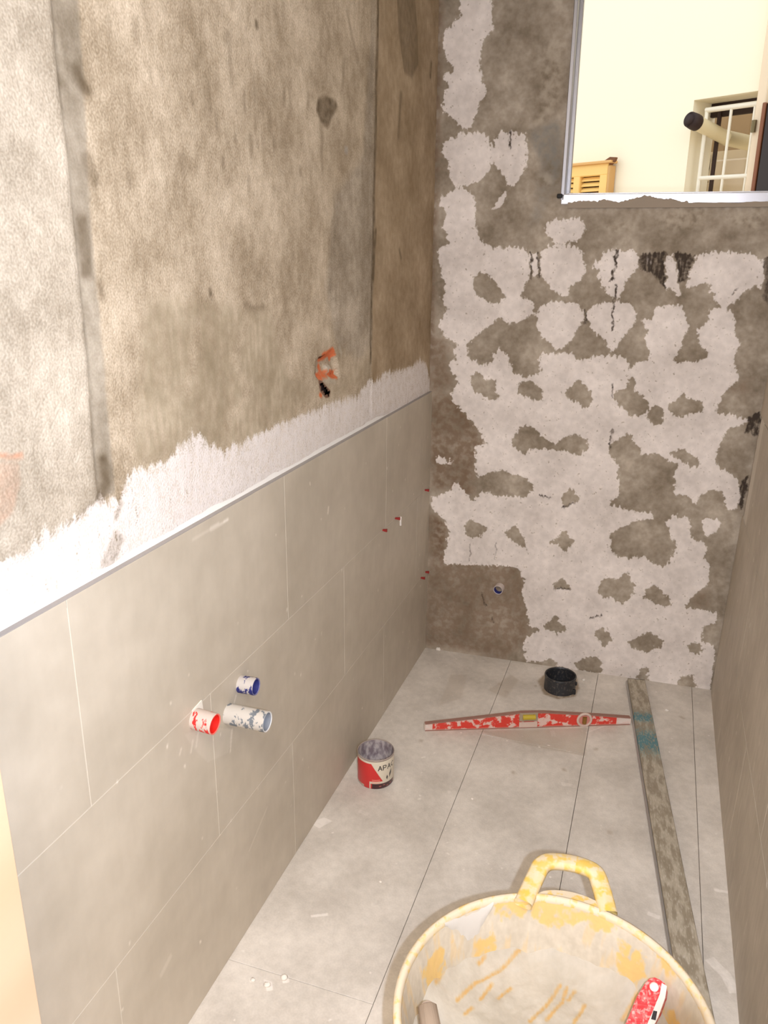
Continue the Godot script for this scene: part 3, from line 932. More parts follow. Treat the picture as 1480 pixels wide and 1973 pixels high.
	obj("top_rail", done(st), mat(Color(0.85, 0.66, 0.40), 0.6), sh)
	obj("dark_backing", box(Vector3(0.74, 0.7, 0.006), 0.0), mat(Color(0.30, 0.20, 0.10), 0.8), sh, Vector3(-0.84, 1.42, -0.02))  # dark sheet behind the slats, darkens the gaps between them
	obj("side_post", box(Vector3(0.014, 0.76, 0.05), 0.003), mat(Color(0.80, 0.62, 0.38), 0.6), sh, Vector3(-0.452, 1.42, 0))
	obj("corner_bracket", prism([Vector2(-0.04, 0), Vector2(-0.005, 0.016), Vector2(0.03, 0.012), Vector2(0.024, -0.004), Vector2(0.0, -0.022), Vector2(-0.012, -0.006)], 0.02, Vector3.RIGHT, Vector3.UP, Vector3.BACK), mat(Color(0.45, 0.28, 0.16), 0.7), sh, Vector3(-0.45, 1.825, 0.0))
	for c in [[-0.796, 0.222], [-0.577, 0.128]]:
		for k in 20:
			st = begin()
			add_box(st, Vector3.ZERO, Vector3(c[1], 0.027, 0.007), 0.002, 0, Vector3.ZERO, Basis(Vector3.RIGHT, -0.75))
			obj("slat", done(st), yl, sh, Vector3(c[0], 1.742 - k * 0.0262, -0.004))

# ---------------------------------------------------------------- the mixing tub and its tools
const TUB := Vector3(0.650, 0.0, 1.625)
func build_bucket() -> void:
	var w := 900
	var h := 256
	var n1 := noise(w, h, 0.03, 91, 4)
	var n2 := noise(w, h, 0.10, 92, 3)
	var n3 := noise(w, h, 0.06, 93, 3, 1.0, 4.0)
	var yb := Board.new(0, 0, w, h, 1.0)
	# u runs round from +x through +z; v from the rim (top of the drawing) down inside
	for q in [[586, 262, 640, 232], [630, 262, 690, 226], [680, 262, 724, 236], [732, 244, 768, 204], [804, 222, 832, 186], [560, 222, 592, 196], [480, 236, 520, 196], [770, 262, 800, 244]]:
		yb.fill([q[0], q[1], q[2], q[1], q[2] + 3, (q[1] + q[3]) / 2.0, (q[0] + q[2]) / 2.0 + 6, q[3], q[0] + 4, q[3] + 8])
	var ys := yb.soft(7.0)
	var o := PackedByteArray()
	o.resize(w * h * 3)
	for i in w * h:
		var j := i * 3
		var k := (n1[i] - 128) * 0.06 + (n2[i] - 128) * 0.05 + (n3[i] - 128) * 0.05
		o[j] = clampi(int(200 + k), 0, 255); o[j + 1] = clampi(int(187 + k), 0, 255); o[j + 2] = clampi(int(167 + k), 0, 255)
		var e := ys[i] / 255.0 + (n1[i] - 128) / 255.0 * 0.9 + (n2[i] - 128) / 255.0 * 0.8 + (n3[i] - 128) / 255.0 * 0.6
		mix8(o, j, 222, 178, 98, clampf((e - 0.50) * 2.0, 0.0, 0.75))
		if n3[i] > 160: mix8(o, j, 214, 176, 118, clampf((n3[i] - 160) / 120.0, 0.0, 0.35))
	var inm := textured(tex(o, w, h), 0.75, Vector2(1, 1), Vector2.ZERO, 0.35)
	relief(inm, texl(n2, w, h), 0.05)
	# rim and handles: yellow rubber with cream smears
	var n4 := noise(256, 256, 0.035, 94, 4)
	var o2 := PackedByteArray()
	o2.resize(256 * 256 * 3)
	for i in 256 * 256:
		var j := i * 3
		o2[j] = 226; o2[j + 1] = 186; o2[j + 2] = 84
		mix8(o2, j, 222, 204, 176, clampf((n4[i] - 84) / 60.0, 0.0, 0.92))
	var rim_bytes := PackedByteArray()
	rim_bytes.resize(256 * 256 * 3)
	for i in 256 * 256:
		var j := i * 3
		rim_bytes[j] = 222; rim_bytes[j + 1] = 184; rim_bytes[j + 2] = 100
		mix8(rim_bytes, j, 214, 198, 174, clampf((n4[i] - 62) / 50.0, 0.0, 0.95))
	var smeared := mat(Color.WHITE, 0.65, 0.0, 0.4)
	smeared.albedo_texture = tex(o2, 256, 256)
	smeared.uv1_triplanar = true
	smeared.uv1_scale = Vector3(4, 4, 4)
	var rub := mat(Color(0.93, 0.76, 0.33), 0.6)
	var tub := thing("mixing_tub", "round yellow rubber mixing tub crusted with pale tile adhesive, two loop handles", "tub", TUB)
	obj("outer_wall", lathe([Vector2(0, 0.0), Vector2(0.165, 0.0), Vector2(0.172, 0.008), Vector2(0.219, 0.318), Vector2(0.2195, 0.322)], 72, true), rub, tub)
	obj("inner_wall", lathe([Vector2(0.2195, 0.330), Vector2(0.216, 0.322), Vector2(0.206, 0.26), Vector2(0.196, 0.20), Vector2(0.165, 0.014), Vector2(0.0, 0.012)], 72, false), inm, tub)
	var rimm := mat(Color.WHITE, 0.65, 0.0, 0.4)
	rimm.albedo_texture = tex(rim_bytes, 256, 256)
	rimm.uv1_triplanar = true
	rimm.uv1_scale = Vector3(5, 5, 5)
	obj("rim", lathe([Vector2(0.2175, 0.318), Vector2(0.2265, 0.318), Vector2(0.2290, 0.323), Vector2(0.2280, 0.330), Vector2(0.2225, 0.333), Vector2(0.2178, 0.330), Vector2(0.2160, 0.322), Vector2(0.2175, 0.318)], 72, false), rimm, tub)
	# loop handles, flat straps bent out and a little up
	var hp := [[Vector3(0.5752, 0.3260, 1.4325), Vector3(0.5807, 0.3300, 1.4033), Vector3(0.5865, 0.3360, 1.3753), Vector3(0.5933, 0.3420, 1.3512), Vector3(0.6076, 0.3440, 1.3379), Vector3(0.6392, 0.3460, 1.3331), Vector3(0.6678, 0.3460, 1.3350), Vector3(0.6845, 0.3430, 1.3412), Vector3(0.6955, 0.3360, 1.3622), Vector3(0.7047, 0.3300, 1.3865), Vector3(0.7116, 0.3260, 1.4080)]]
	for side in 2:
		var st := begin()
		var line: Array = hp[0]
		var P := []
		for p in line:
			var q: Vector3 = p - TUB
			if side == 1: q = Vector3(-q.x, q.y, -q.z)
			P.append(q)
		strap(st, P, 0.031, 0.018)
		obj("handle", done(st), smeared, tub)
	for side in 2:
		var arc := []
		var inner := []
		for i in 13:
			var an := deg_to_rad(lerpf(256.0, 287.0, i / 12.0) + 180.0 * side)
			var rr := 0.226 + 0.016 * pow(sin(PI * i / 12.0), 0.6)
			arc.append(Vector2(cos(an), sin(an)) * rr)
			inner.push_front(Vector2(cos(an), sin(an)) * 0.219)
		obj("handle_flange", prism(arc + inner, 0.009, Vector3.RIGHT, Vector3.BACK, Vector3.UP, Vector3(0, 0.3215, 0)), rimm, tub)
	# the adhesive left in the tub
	var bw := 460
	var bd := Board.new(420, 1390, 880, 1850, 1.0)
	var streaks := [[460,1559,465,1537,478,1484,489,1454], [496,1556,517,1516,549,1481,576,1438,584,1419], [531,1539,543,1504], [486,1423,495,1408,502,1388], [512,1390,512,1414], [612,1548,634,1508,650,1467], [636,1537,657,1495,660,1468], [678,1529,692,1490], [665,1492,674,1471], [749,1502,769,1461,782,1418], [656,1416,664,1384,666,1363], [631,1385,634,1366], [515,1487,524,1470], [513,1573,522,1557], [557,1525,574,1499]]
	for q in streaks: bd.stroke(q, 4.2, 190)
	var sk := bd.soft(3.5)
	w = bd.w; h = bd.h
	var a1 := noise(w, h, 0.012, 95, 4)
	var a2 := noise(w, h, 0.08, 96, 4)
	var o3 := PackedByteArray()
	o3.resize(w * h * 3)
	for i in w * h:
		var j := i * 3
		var k := (a1[i] - 128) * 0.07 + (a2[i] - 128) * 0.03
		o3[j] = clampi(int(182 + k), 0, 255); o3[j + 1] = clampi(int(171 + k), 0, 255); o3[j + 2] = clampi(int(154 + k), 0, 255)
		mix8(o3, j, 190, 150, 92, clampf(sk[i] / 190.0 * (0.35 + a2[i] / 230.0), 0.0, 0.9))
	var mm := textured(tex(o3, w, h), 0.6, Vector2(1000.0 / w, -1000.0 / h), Vector2(-0.420 * 1000.0 / w, 1.850 * 1000.0 / h), 0.4)
	relief(mm, texl(a2, w, h), 0.05)
	var st := SurfaceTool.new()
	st.begin(Mesh.PRIMITIVE_TRIANGLES)
	var rn := FastNoiseLite.new()
	rn.seed = 97
	rn.frequency = 14.0
	var NR := 40
	var NA := 120
	for r in NR + 1:
		for a in NA + 1:
			var an := TAU * (a % NA) / NA
			var rr := 0.2045 * r / NR
			var p := Vector3(cos(an) * rr, 0.0, sin(an) * rr)
			var lip := 0.028 + 0.022 * rn.get_noise_2d(cos(an) * 0.12, sin(an) * 0.12)
			var i := clampi(int(bd.b1 - (p.z + TUB.z) * 1000.0), 0, h - 1) * w + clampi(int((p.x + TUB.x) * 1000.0 - 420.0), 0, w - 1)
			p.y = 0.212 + lip * pow(float(r) / NR, 7.0) + 0.004 * rn.get_noise_2d(p.x * 2.0, p.z * 2.0) - 0.003 * sk[i] / 255.0
			st.set_uv(Vector2(p.x + TUB.x, p.z + TUB.z))
			st.add_vertex(p)
	for r in NR:
		for a in NA:
			var q := r * (NA + 1) + a
			for v in [q, q + NA + 1, q + NA + 2, q, q + NA + 2, q + 1]: st.add_index(v)
	st.generate_normals()
	var mud := obj("adhesive", st.commit(), mm, self, TUB)
	tag(mud, "pale grey-cream tile adhesive left in the yellow tub, streaked with yellow scrape marks", "adhesive")
	# dried flake clinging to the far left of the inside
	obj("dried_smear", dried(-2.17, -2.62), mat(Color(0.80, 0.77, 0.73), 0.8), tub)
	# trowel with the round wooden grip
	var wood := mat(Color(0.55, 0.43, 0.33), 0.8)
	var dirty := relief(mat(Color(0.60, 0.52, 0.44), 0.9), texl(n4, 256, 256), 0.1)
	var tr := thing("trowel", "trowel with a worn round wooden grip standing in the left of the tub", "trowel")
	var g0 := Vector3(0.4685, 0.292, 1.640)
	var g1 := Vector3(0.512, 0.252, 1.724)
	obj("grip", tube([g0, g0.lerp(g1, 0.02), g0.lerp(g1, 0.3), g0.lerp(g1, 0.7), g1], [0.0115, 0.0145, 0.0155, 0.014, 0.011], 24), dirty, tr)
	obj("grip_end", lathe([Vector2(0.0, 0.004), Vector2(0.006, 0.0035), Vector2(0.0105, 0.0)], 24, false), mat(Color(0.86, 0.78, 0.72), 0.8), tr, g0 + (g0 - g1).normalized() * 0.0005).basis = Basis(framed(g1, g0).x, framed(g1, g0).z, -framed(g1, g0).y)
	obj("tang", tube([g1, g1.lerp(Vector3(0.56, 0.235, 1.76), 0.6), Vector3(0.575, 0.222, 1.765)], [0.005, 0.005, 0.005], 10), mat(Color(0.6, 0.58, 0.55), 0.4, 0.8), tr)
	obj("blade", prism([Vector2(0, -0.05), Vector2(0.12, -0.012), Vector2(0.125, 0.0), Vector2(0.12, 0.012), Vector2(0, 0.05)], 0.002, Vector3(0.93, 0, -0.3).normalized(), Vector3(0.3, 0, 0.93).normalized(), Vector3.UP, Vector3(0.56, 0.2205, 1.76)), mat(Color(0.72, 0.68, 0.62), 0.5, 0.4), tr)
	# scraper with the flat red grip
	var n5 := noise(256, 256, 0.05, 98, 4)
	var o5 := PackedByteArray()
	o5.resize(256 * 256 * 3)
	for i in 256 * 256:
		var j := i * 3
		o5[j] = 196; o5[j + 1] = 40; o5[j + 2] = 44
		mix8(o5, j, 226, 200, 186, clampf((n5[i] - 150) / 34.0, 0.0, 0.75))
	var redm := mat(Color.WHITE, 0.45)
	redm.albedo_texture = tex(o5, 256, 256)
	redm.uv1_triplanar = true
	redm.uv1_scale = Vector3(9, 9, 9)
	var sc := thing("scraper", "putty scraper with flat red grip and pale hanging eye, leaning inside the tub", "scraper")
	var e0 := Vector3(0.7965, 0.3050, 1.4910)
	var e1 := Vector3(0.7617, 0.2620, 1.5723)
	var dz := (e1 - e0).normalized()
	var dx := dz.cross(Vector3.UP).normalized()
	var dn := dx.cross(dz).normalized()
	if dn.y < 0.0: dn = -dn
	var outl := []
	for q in [[0.0, 0.0], [0.001, 0.008], [0.006, 0.0135], [0.016, 0.0165], [0.04, 0.0185], [0.075, 0.0165], [0.11, 0.015], [0.13, 0.018]]:
		outl.append(Vector2(q[0], q[1]))
	for i in range(outl.size() - 1, 0, -1): outl.append(Vector2(outl[i].x, -outl[i].y))
	obj("grip", prism(outl, 0.014, dz, dx, -dn, e0), redm, sc)
	obj("pale_edge", prism([Vector2(0.004, 0.013), Vector2(0.02, 0.0175), Vector2(0.05, 0.02), Vector2(0.09, 0.0185), Vector2(0.09, 0.0115), Vector2(0.05, 0.0105), Vector2(0.02, 0.009), Vector2(0.004, 0.005)], 0.004, dz, dx if dx.x > 0.0 else -dx, dn, e0 + dn * 0.0005), mat(Color(0.88, 0.80, 0.76), 0.7), sc)
	var eye := lathe([Vector2(0, 0.0035), Vector2(0.0055, 0.003), Vector2(0.0068, 0.0)], 20, false)
	var ey := obj("hanging_eye", eye, mat(Color(0.93, 0.88, 0.84), 0.6), sc, e0 + dz * 0.014 + dn * 0.0005 - (dx if dx.x > 0.0 else -dx) * 0.003)
	ey.basis = Basis(dx, dn, dx.cross(dn))
	obj("badge", prism([Vector2(0.046, 0.011), Vector2(0.058, 0.013), Vector2(0.056, 0.019), Vector2(0.044, 0.016)], 0.002, dz, dx if dx.x > 0.0 else -dx, dn, e0 + dn * 0.004), mat(Color(0.12, 0.10, 0.10), 0.6), sc)
	obj("blade", prism([Vector2(0.13, -0.012), Vector2(0.22, -0.03), Vector2(0.22, 0.03), Vector2(0.13, 0.012)], 0.0015, dz, dx, -dn, e0 - dn * 0.005), mat(Color(0.72, 0.68, 0.62), 0.4, 0.6), sc)
func dried(a0: float, a1: float) -> ArrayMesh:
	var st := begin()
	st.set_smooth_group(0)
	var n := FastNoiseLite.new()
	n.seed = 99
	n.frequency = 9.0
	var p := func(i: int, k: int) -> Vector3:
		var t := i / 24.0
		var an := lerpf(a0, a1, t)
		var deep := (0.035 + 0.03 * sin(PI * clampf(t * 1.3, 0.0, 1.0)) + 0.012 * n.get_noise_1d(t * 1.2)) * sqrt(sin(PI * clampf(t * 0.96 + 0.02, 0.0, 1.0)))
		var y := 0.329 - deep * k / 8.0
		var r := lerpf(0.2195, 0.196, (0.33 - y) / 0.13) - 0.0035 * sin(PI * (k + 0.4) / 8.4)
		return Vector3(cos(an) * r, y, sin(an) * r)
	for i in 24:
		for k in 8:
			for e in [[i, k], [i + 1, k], [i + 1, k + 1], [i, k], [i + 1, k + 1], [i, k + 1]]:
				st.add_vertex(p.call(e[0], e[1]))
	return done(st)
# a rounded flat strap through points; wide in plan, thin across
func strap(st: SurfaceTool, P: Array, wide: float, thick: float) -> void:
	st.set_smooth_group(0)
	var n := P.size()
	var fine := []
	for i in n - 1:
		for s in 6:
			var t := s / 6.0
			fine.append((P[i] as Vector3).cubic_interpolate(P[i + 1], P[maxi(i - 1, 0)], P[mini(i + 2, n - 1)], t))
	fine.append(P[n - 1])
	var rings := []
	for i in fine.size():
		var d: Vector3 = ((fine[mini(i + 1, fine.size() - 1)] as Vector3) - fine[maxi(i - 1, 0)]).normalized()
		var side := d.cross(Vector3.UP).normalized()
		var up := side.cross(d).normalized()
		var ring := []
		for k in 12:
			var an := TAU * k / 12.0
			var c := cos(an)
			var s2 := sin(an)
			ring.append(fine[i] + side * signf(c) * pow(absf(c), 0.55) * wide / 2.0 + up * signf(s2) * pow(absf(s2), 0.55) * thick / 2.0)
		rings.append(ring)
	for i in rings.size() - 1:
		var mid: Vector3 = (fine[i] + fine[i + 1]) / 2.0
		for k in 12:
			quad(st, rings[i][k], rings[i + 1][k], rings[i + 1][(k + 1) % 12], rings[i][(k + 1) % 12], mid)
	st.set_smooth_group(-1)

# ---------------------------------------------------------------- straightedge on the floor
func build_bar() -> void:
	var w := 128
	var h := 1024
	var n1 := noise(w, h, 0.02, 101, 4)
	var n2 := noise(w, h, 0.09, 102, 3)
	var o := PackedByteArray()
	o.resize(w * h * 3)
	for i in w * h:
		var j := i * 3
		var v := float(i / w) / h * 1.6
		var k := (n1[i] - 128) * 0.14 + (n2[i] - 128) * 0.07
		o[j] = clampi(int(172 + k), 0, 255); o[j + 1] = clampi(int(160 + k), 0, 255); o[j + 2] = clampi(int(140 + k), 0, 255)
		var t := clampf((150 - n1[i]) / 100.0, 0.0, 0.4)
		mix8(o, j, 132, 118, 96, t)
		if n2[i] > 188: mix8(o, j, 204, 194, 180, 0.45)
		var blue := maxf(exp(-pow((v - 0.235) / 0.022, 2.0)), exp(-pow((v - 0.365) / 0.05, 2.0)))
		mix8(o, j, 70, 122, 132, clampf(blue * ((n2[i] * 0.7 + n1[i] * 0.3) - 80) / 60.0, 0.0, 0.85))
	var top := textured(tex(o, w, h), 0.55, Vector2(1.0 / 0.056, 1.0 / 1.6), Vector2(0.5, 0.0))
	var side := mat(Color(0.70, 0.68, 0.66), 0.35, 0.6)
	var bar := thing("straightedge", "long dirty aluminium straightedge lying along the right of the floor with blue-green paint marks", "straightedge", Vector3(0.7315, 0.0, 0.012), 0.1275)
	var st := begin()
	add_box(st, Vector3(0, 0.0105, 0.80), Vector3(0.056, 0.019, 1.6), 0.002, 2)
	obj("bar", done(st), top, bar)
	obj("edge_rail", box(Vector3(0.006, 0.012, 1.598), 0.002), side, bar, Vector3(-0.0302, 0.0065, 0.80))
	obj("end_plug", box(Vector3(0.054, 0.018, 0.004), 0.001), mat(Color(0.22, 0.2, 0.18), 0.7), bar, Vector3(0, 0.0105, -0.0005))

# ---------------------------------------------------------------- red spirit level standing on edge
func build_level() -> void:
	var w := 640
	var h := 64
	var n1 := noise(w, h, 0.03, 111, 4)
	var n2 := noise(w, h, 0.12, 112, 3)
	var o := PackedByteArray()
	o.resize(w * h * 3)
	for i in w * h:
		var j := i * 3
		var u := float(i % w) / w
		o[j] = 208; o[j + 1] = 52; o[j + 2] = 38
		var e := (n1[i] - 134) / 34.0 + (n2[i] - 128) / 110.0 - exp(-pow((u - 0.71) / 0.06, 2.0)) * 0.6 + exp(-pow((u - 0.57) / 0.05, 2.0)) * 0.9
		mix8(o, j, 216, 198, 184, clampf(e * 0.7 + 0.12, 0.05, 0.9))
		if u < 0.035 or u > 0.93: mix8(o, j, 220, 206, 194, 0.9)
		if float(i / w) / h > 0.9: mix8(o, j, 206, 186, 170, 0.5)
	var face := textured(tex(o, w, h), 0.5, Vector2(1.0 / 0.627, -1.0 / 0.056), Vector2(0.0, 1.0))
	var edge := relief(mat(Color(0.60, 0.44, 0.38), 0.8), texl(n2, w, h), 0.05)
	var a := Vector3(0.147, 0.0, 0.5135)
	var b := Vector3(0.726, 0.0, 0.2713)
	var turn := -atan2(b.z - a.z, b.x - a.x)
	var lv := thing("spirit_level", "red spirit level smeared with white mortar standing on its edge on the floor", "level", a, turn)
	var prof := [Vector2(0, 0.001), Vector2(0.627, 0.001), Vector2(0.627, 0.023), Vector2(0.53, 0.034), Vector2(0.36, 0.050), Vector2(0.29, 0.051), Vector2(0.15, 0.037), Vector2(0.0, 0.023)]
	obj("body", prism(prof, 0.011, Vector3.RIGHT, Vector3.UP, Vector3.BACK, Vector3(0, 0, -0.013), 3), face, lv)
	# the top and bottom flanges
	for q in [[[Vector2(0.0, 0.0), Vector2(0.627, 0.0)], "bottom_flange"], [[Vector2(0.0, 0.022), Vector2(0.15, 0.036), Vector2(0.29, 0.050), Vector2(0.36, 0.049), Vector2(0.53, 0.033), Vector2(0.627, 0.022)], "top_flange"]]:
		var up := []
		var lo := []
		for p in q[0]:
			lo.append(p)
			up.push_front(p + Vector2(0, 0.0028))
		obj(q[1], prism(lo + up, 0.0135, Vector3.RIGHT, Vector3.UP, Vector3.BACK, Vector3(0, 0, -0.0138)), edge, lv)
	var pale := mat(Color(0.80, 0.70, 0.64), 0.7)
	var vial := mat(Color(0.72, 0.62, 0.10), 0.15)
	vial.clearcoat_enabled = true
	# top vial in its window
	var win := obj("vial_window", box(Vector3(0.056, 0.028, 0.004), 0.001), mat(Color(0.62, 0.55, 0.46), 0.7), lv, Vector3(0.312, 0.0385, -0.0005))
	obj("vial", tube([Vector3(-0.019, 0.001, 0.003), Vector3(0.019, 0.001, 0.003)], [0.0085, 0.0085], 16), vial, win)
	obj("bottom_plate", box(Vector3(0.056, 0.018, 0.004), 0.001), pale, lv, Vector3(0.312, 0.0125, 0.0))
	# round plumb vial
	var rb := Basis(Vector3.RIGHT, PI / 2.0)
	var ring := obj("round_vial_ring", lathe([Vector2(0.0175, 0.0), Vector2(0.0235, 0.0), Vector2(0.0245, 0.003), Vector2(0.0225, 0.006), Vector2(0.0180, 0.006), Vector2(0.0165, 0.003), Vector2(0.0175, 0.0)], 40, false), pale, lv, Vector3(0.484, 0.0225, -0.0035))
	ring.basis = rb
	var back := obj("round_vial_plate", lathe([Vector2(0, 0.003), Vector2(0.018, 0.003), Vector2(0.018, 0.0)], 32), mat(Color(0.78, 0.50, 0.44), 0.7), lv, Vector3(0.484, 0.0225, -0.0035))
	back.basis = rb
	obj("plumb_vial", tube([Vector3(0.484, 0.0115, 0.001), Vector3(0.484, 0.0335, 0.001)], [0.0065, 0.0065], 14), mat(Color(0.50, 0.36, 0.14), 0.3), lv)
	obj("end_cap", box(Vector3(0.004, 0.022, 0.0125), 0.001), mat(Color(0.80, 0.72, 0.66), 0.8), lv, Vector3(0.0, 0.0125, -0.0072))
	obj("end_cap", box(Vector3(0.004, 0.022, 0.0125), 0.001), mat(Color(0.86, 0.78, 0.72), 0.8), lv, Vector3(0.627, 0.0125, -0.0072))

# ---------------------------------------------------------------- drain collar
func build_drain() -> void:
	var n := noise(256, 128, 0.06, 121, 4)
	var o := PackedByteArray()
	o.resize(256 * 128 * 3)
	for i in 256 * 128:
		var j := i * 3
		o[j] = 42; o[j + 1] = 42; o[j + 2] = 44
		mix8(o, j, 130, 116, 100, clampf((n[i] - 150) / 90.0, 0.0, 0.45))
	var m := textured(tex(o, 256, 128), 0.45, Vector2(2, 1))
	var dr := thing("drain_collar", "short black plastic drain pipe collar standing open on the floor by the end wall", "pipe", Vector3(0.495, 0.0, 0.125))
	obj("collar", lathe([Vector2(0.0460, 0.004), Vector2(0.0460, 0.049), Vector2(0.0475, 0.052), Vector2(0.0505, 0.052), Vector2(0.0515, 0.049), Vector2(0.0505, 0.044), Vector2(0.0495, 0.043), Vector2(0.0505, 0.0), Vector2(0.0460, 0.004)], 48), m, dr)
	obj("inner_floor", lathe([Vector2(0.0, 0.006), Vector2(0.0465, 0.006), Vector2(0.0465, 0.0), Vector2(0.0, 0.0)], 32), mat(Color(0.10, 0.10, 0.10), 0.5), dr)
	obj("clip", box(Vector3(0.014, 0.016, 0.010), 0.002), mat(Color(0.12, 0.11, 0.11), 0.6), dr, Vector3(0.047, 0.009, 0.022))
	obj("clip", box(Vector3(0.008, 0.012, 0.008), 0.002), mat(Color(0.12, 0.11, 0.11), 0.6), dr, Vector3(0.051, 0.030, 0.004))

# ---------------------------------------------------------------- cut-down tub with a printed label
func build_can() -> void:
	var w := 1024
	var h := 288
	var im := Image.create(w, h, false, Image.FORMAT_RGB8)
	im.fill(Color8(216, 204, 182))
	# u 0..1 once round; the side towards the doorway is u = 0.25 (u falls to the right)
	var px := func(deg_left: float) -> int: return int(clampf((0.197 + deg_left / 360.0) * w, 0.0, w - 1.0))
	# red panel with a slanted right end
	for y in range(24, h):
		var x0: int = px.call(92.0)
		var slant: float = lerpf(14.0, -22.0, float(y - 24) / (h * 0.62))
		if y > h * 0.72: slant = 20.0
		var x1: int = px.call(slant)
		for x in range(x1, x0):
			im.set_pixel(x, y, Color8(204, 34, 32))
	for q in [[0.655, 0.68], [0.705, 0.73], [0.755, 0.78]]:
		for y in range(int(h * q[0]), int(h * q[1])):
			for x in range(px.call(-14.0), px.call(12.0)): im.set_pixel(x, y, Color8(232, 150, 130))
	im.fill_rect(Rect2i(px.call(-120.0), int(h * 0.80), px.call(12.0) - px.call(-120.0), h - int(h * 0.80)), Color8(62, 20, 26))
	for k in 5:
		im.fill_rect(Rect2i(px.call(-70.0 + k * 13.0), int(h * 0.85) + (k % 3) * 9, 22, 9), Color8(176, 96, 86))
	im.fill_rect(Rect2i(px.call(12.0), int(h * 0.80), 12, h - int(h * 0.8)), Color8(204, 34, 32))
	im.fill_rect(Rect2i(px.call(92.0) - 150, int(h * 0.90), 150, 26), Color8(190, 168, 150))
	# letters A P A C, read from left to right: u falls to the right
	var pen := func(x: float, y: float, r: float) -> void:
		for yy in range(int(y - r), int(y + r) + 1):
			for xx in range(int(x - r), int(x + r) + 1):
				if xx >= 0 and xx < w and yy >= 0 and yy < h and Vector2(xx - x, yy - y).length() <= r: im.set_pixel(xx, yy, Color8(34, 28, 26))
	var strokes := {"A": [[0, 1, 0.5, 0], [0.5, 0, 1, 1], [0.2, 0.65, 0.8, 0.65]], "P": [[0, 1, 0, 0], [0, 0, 0.8, 0.05], [0.8, 0.05, 0.9, 0.28], [0.9, 0.28, 0.75, 0.52], [0.75, 0.52, 0, 0.55]], "C": [[1, 0.12, 0.6, 0], [0.6, 0, 0.1, 0.3], [0.1, 0.3, 0.1, 0.7], [0.1, 0.7, 0.6, 1], [0.6, 1, 1, 0.88]]}
	var d := -8.0
	for ch in ["A", "P", "A", "C"]:
		for s in strokes[ch]:
			for i in 40:
				var t := i / 39.0
				var gx: float = lerpf(s[0], s[2], t)
				var gy: float = lerpf(s[1], s[3], t)
				pen.call(float(px.call(0.0)) + (d - gx * 11.5) / 360.0 * w, 46.0 + gy * 46.0, 4.0)
		d -= 16.0
	# a dark drop-shaped figure and its dot
	for y in range(112, 190):
		var ww := 14.0 * (1.0 - absf(y - 150) / 44.0)
		for x in range(int(px.call(-52.0) - ww + (y - 150) * 0.3), int(px.call(-52.0) + ww + (y - 150) * 0.3)): im.set_pixel(clampi(x, 0, w - 1), y, Color8(40, 32, 26))
	for y in range(158, 204):
		var ww := 10.0 * (1.0 - absf(y - 180) / 26.0)
		for x in range(int(px.call(-38.0) - ww), int(px.call(-38.0) + ww)): im.set_pixel(clampi(x, 0, w - 1), y, Color8(40, 32, 26))
	var lab := textured(ImageTexture.create_from_image(im), 0.4, Vector2(1, 1))
	lab.clearcoat_enabled = true
	lab.clearcoat = 0.4
	var n := noise(256, 256, 0.03, 131, 4, 1.0, 2.0)
	var o := PackedByteArray()
	o.resize(256 * 256 * 3)
	for i in 256 * 256:
		var j := i * 3
		o[j] = 150; o[j + 1] = 138; o[j + 2] = 138
		mix8(o, j, 192, 180, 174, clampf((n[i] - 120) / 70.0, 0.0, 0.8))
		mix8(o, j, 112, 96, 100, clampf((100 - n[i]) / 70.0, 0.0, 0.6))
	var inn := textured(tex(o, 256, 256), 0.4, Vector2(2, 1))
	var can := thing("cut_down_pot", "cut-down plastic pot with a red and cream printed label standing by the left wall", "pot", Vector3(0.0835, 0.0, 0.776))
	obj("label", lathe([Vector2(0.0492, 0.086), Vector2(0.0488, 0.004), Vector2(0.0470, 0.0012)].map(func(v): return v), 64, false), lab, can)
	obj("rim", lathe([Vector2(0.0480, 0.0855), Vector2(0.0478, 0.0905), Vector2(0.0492, 0.0915), Vector2(0.0500, 0.0885), Vector2(0.0494, 0.0855), Vector2(0.0480, 0.0855)], 64, false), mat(Color(0.62, 0.56, 0.52), 0.35), can)
	obj("inner_wall", lathe([Vector2(0.0478, 0.089), Vector2(0.0470, 0.012), Vector2(0.0440, 0.007), Vector2(0.0, 0.006)], 64, false), inn, can)
	obj("base", lathe([Vector2(0.0, 0.0), Vector2(0.0460, 0.0), Vector2(0.0472, 0.002), Vector2(0.0440, 0.005), Vector2(0.0, 0.005)], 48), mat(Color(0.16, 0.09, 0.10), 0.5), can)

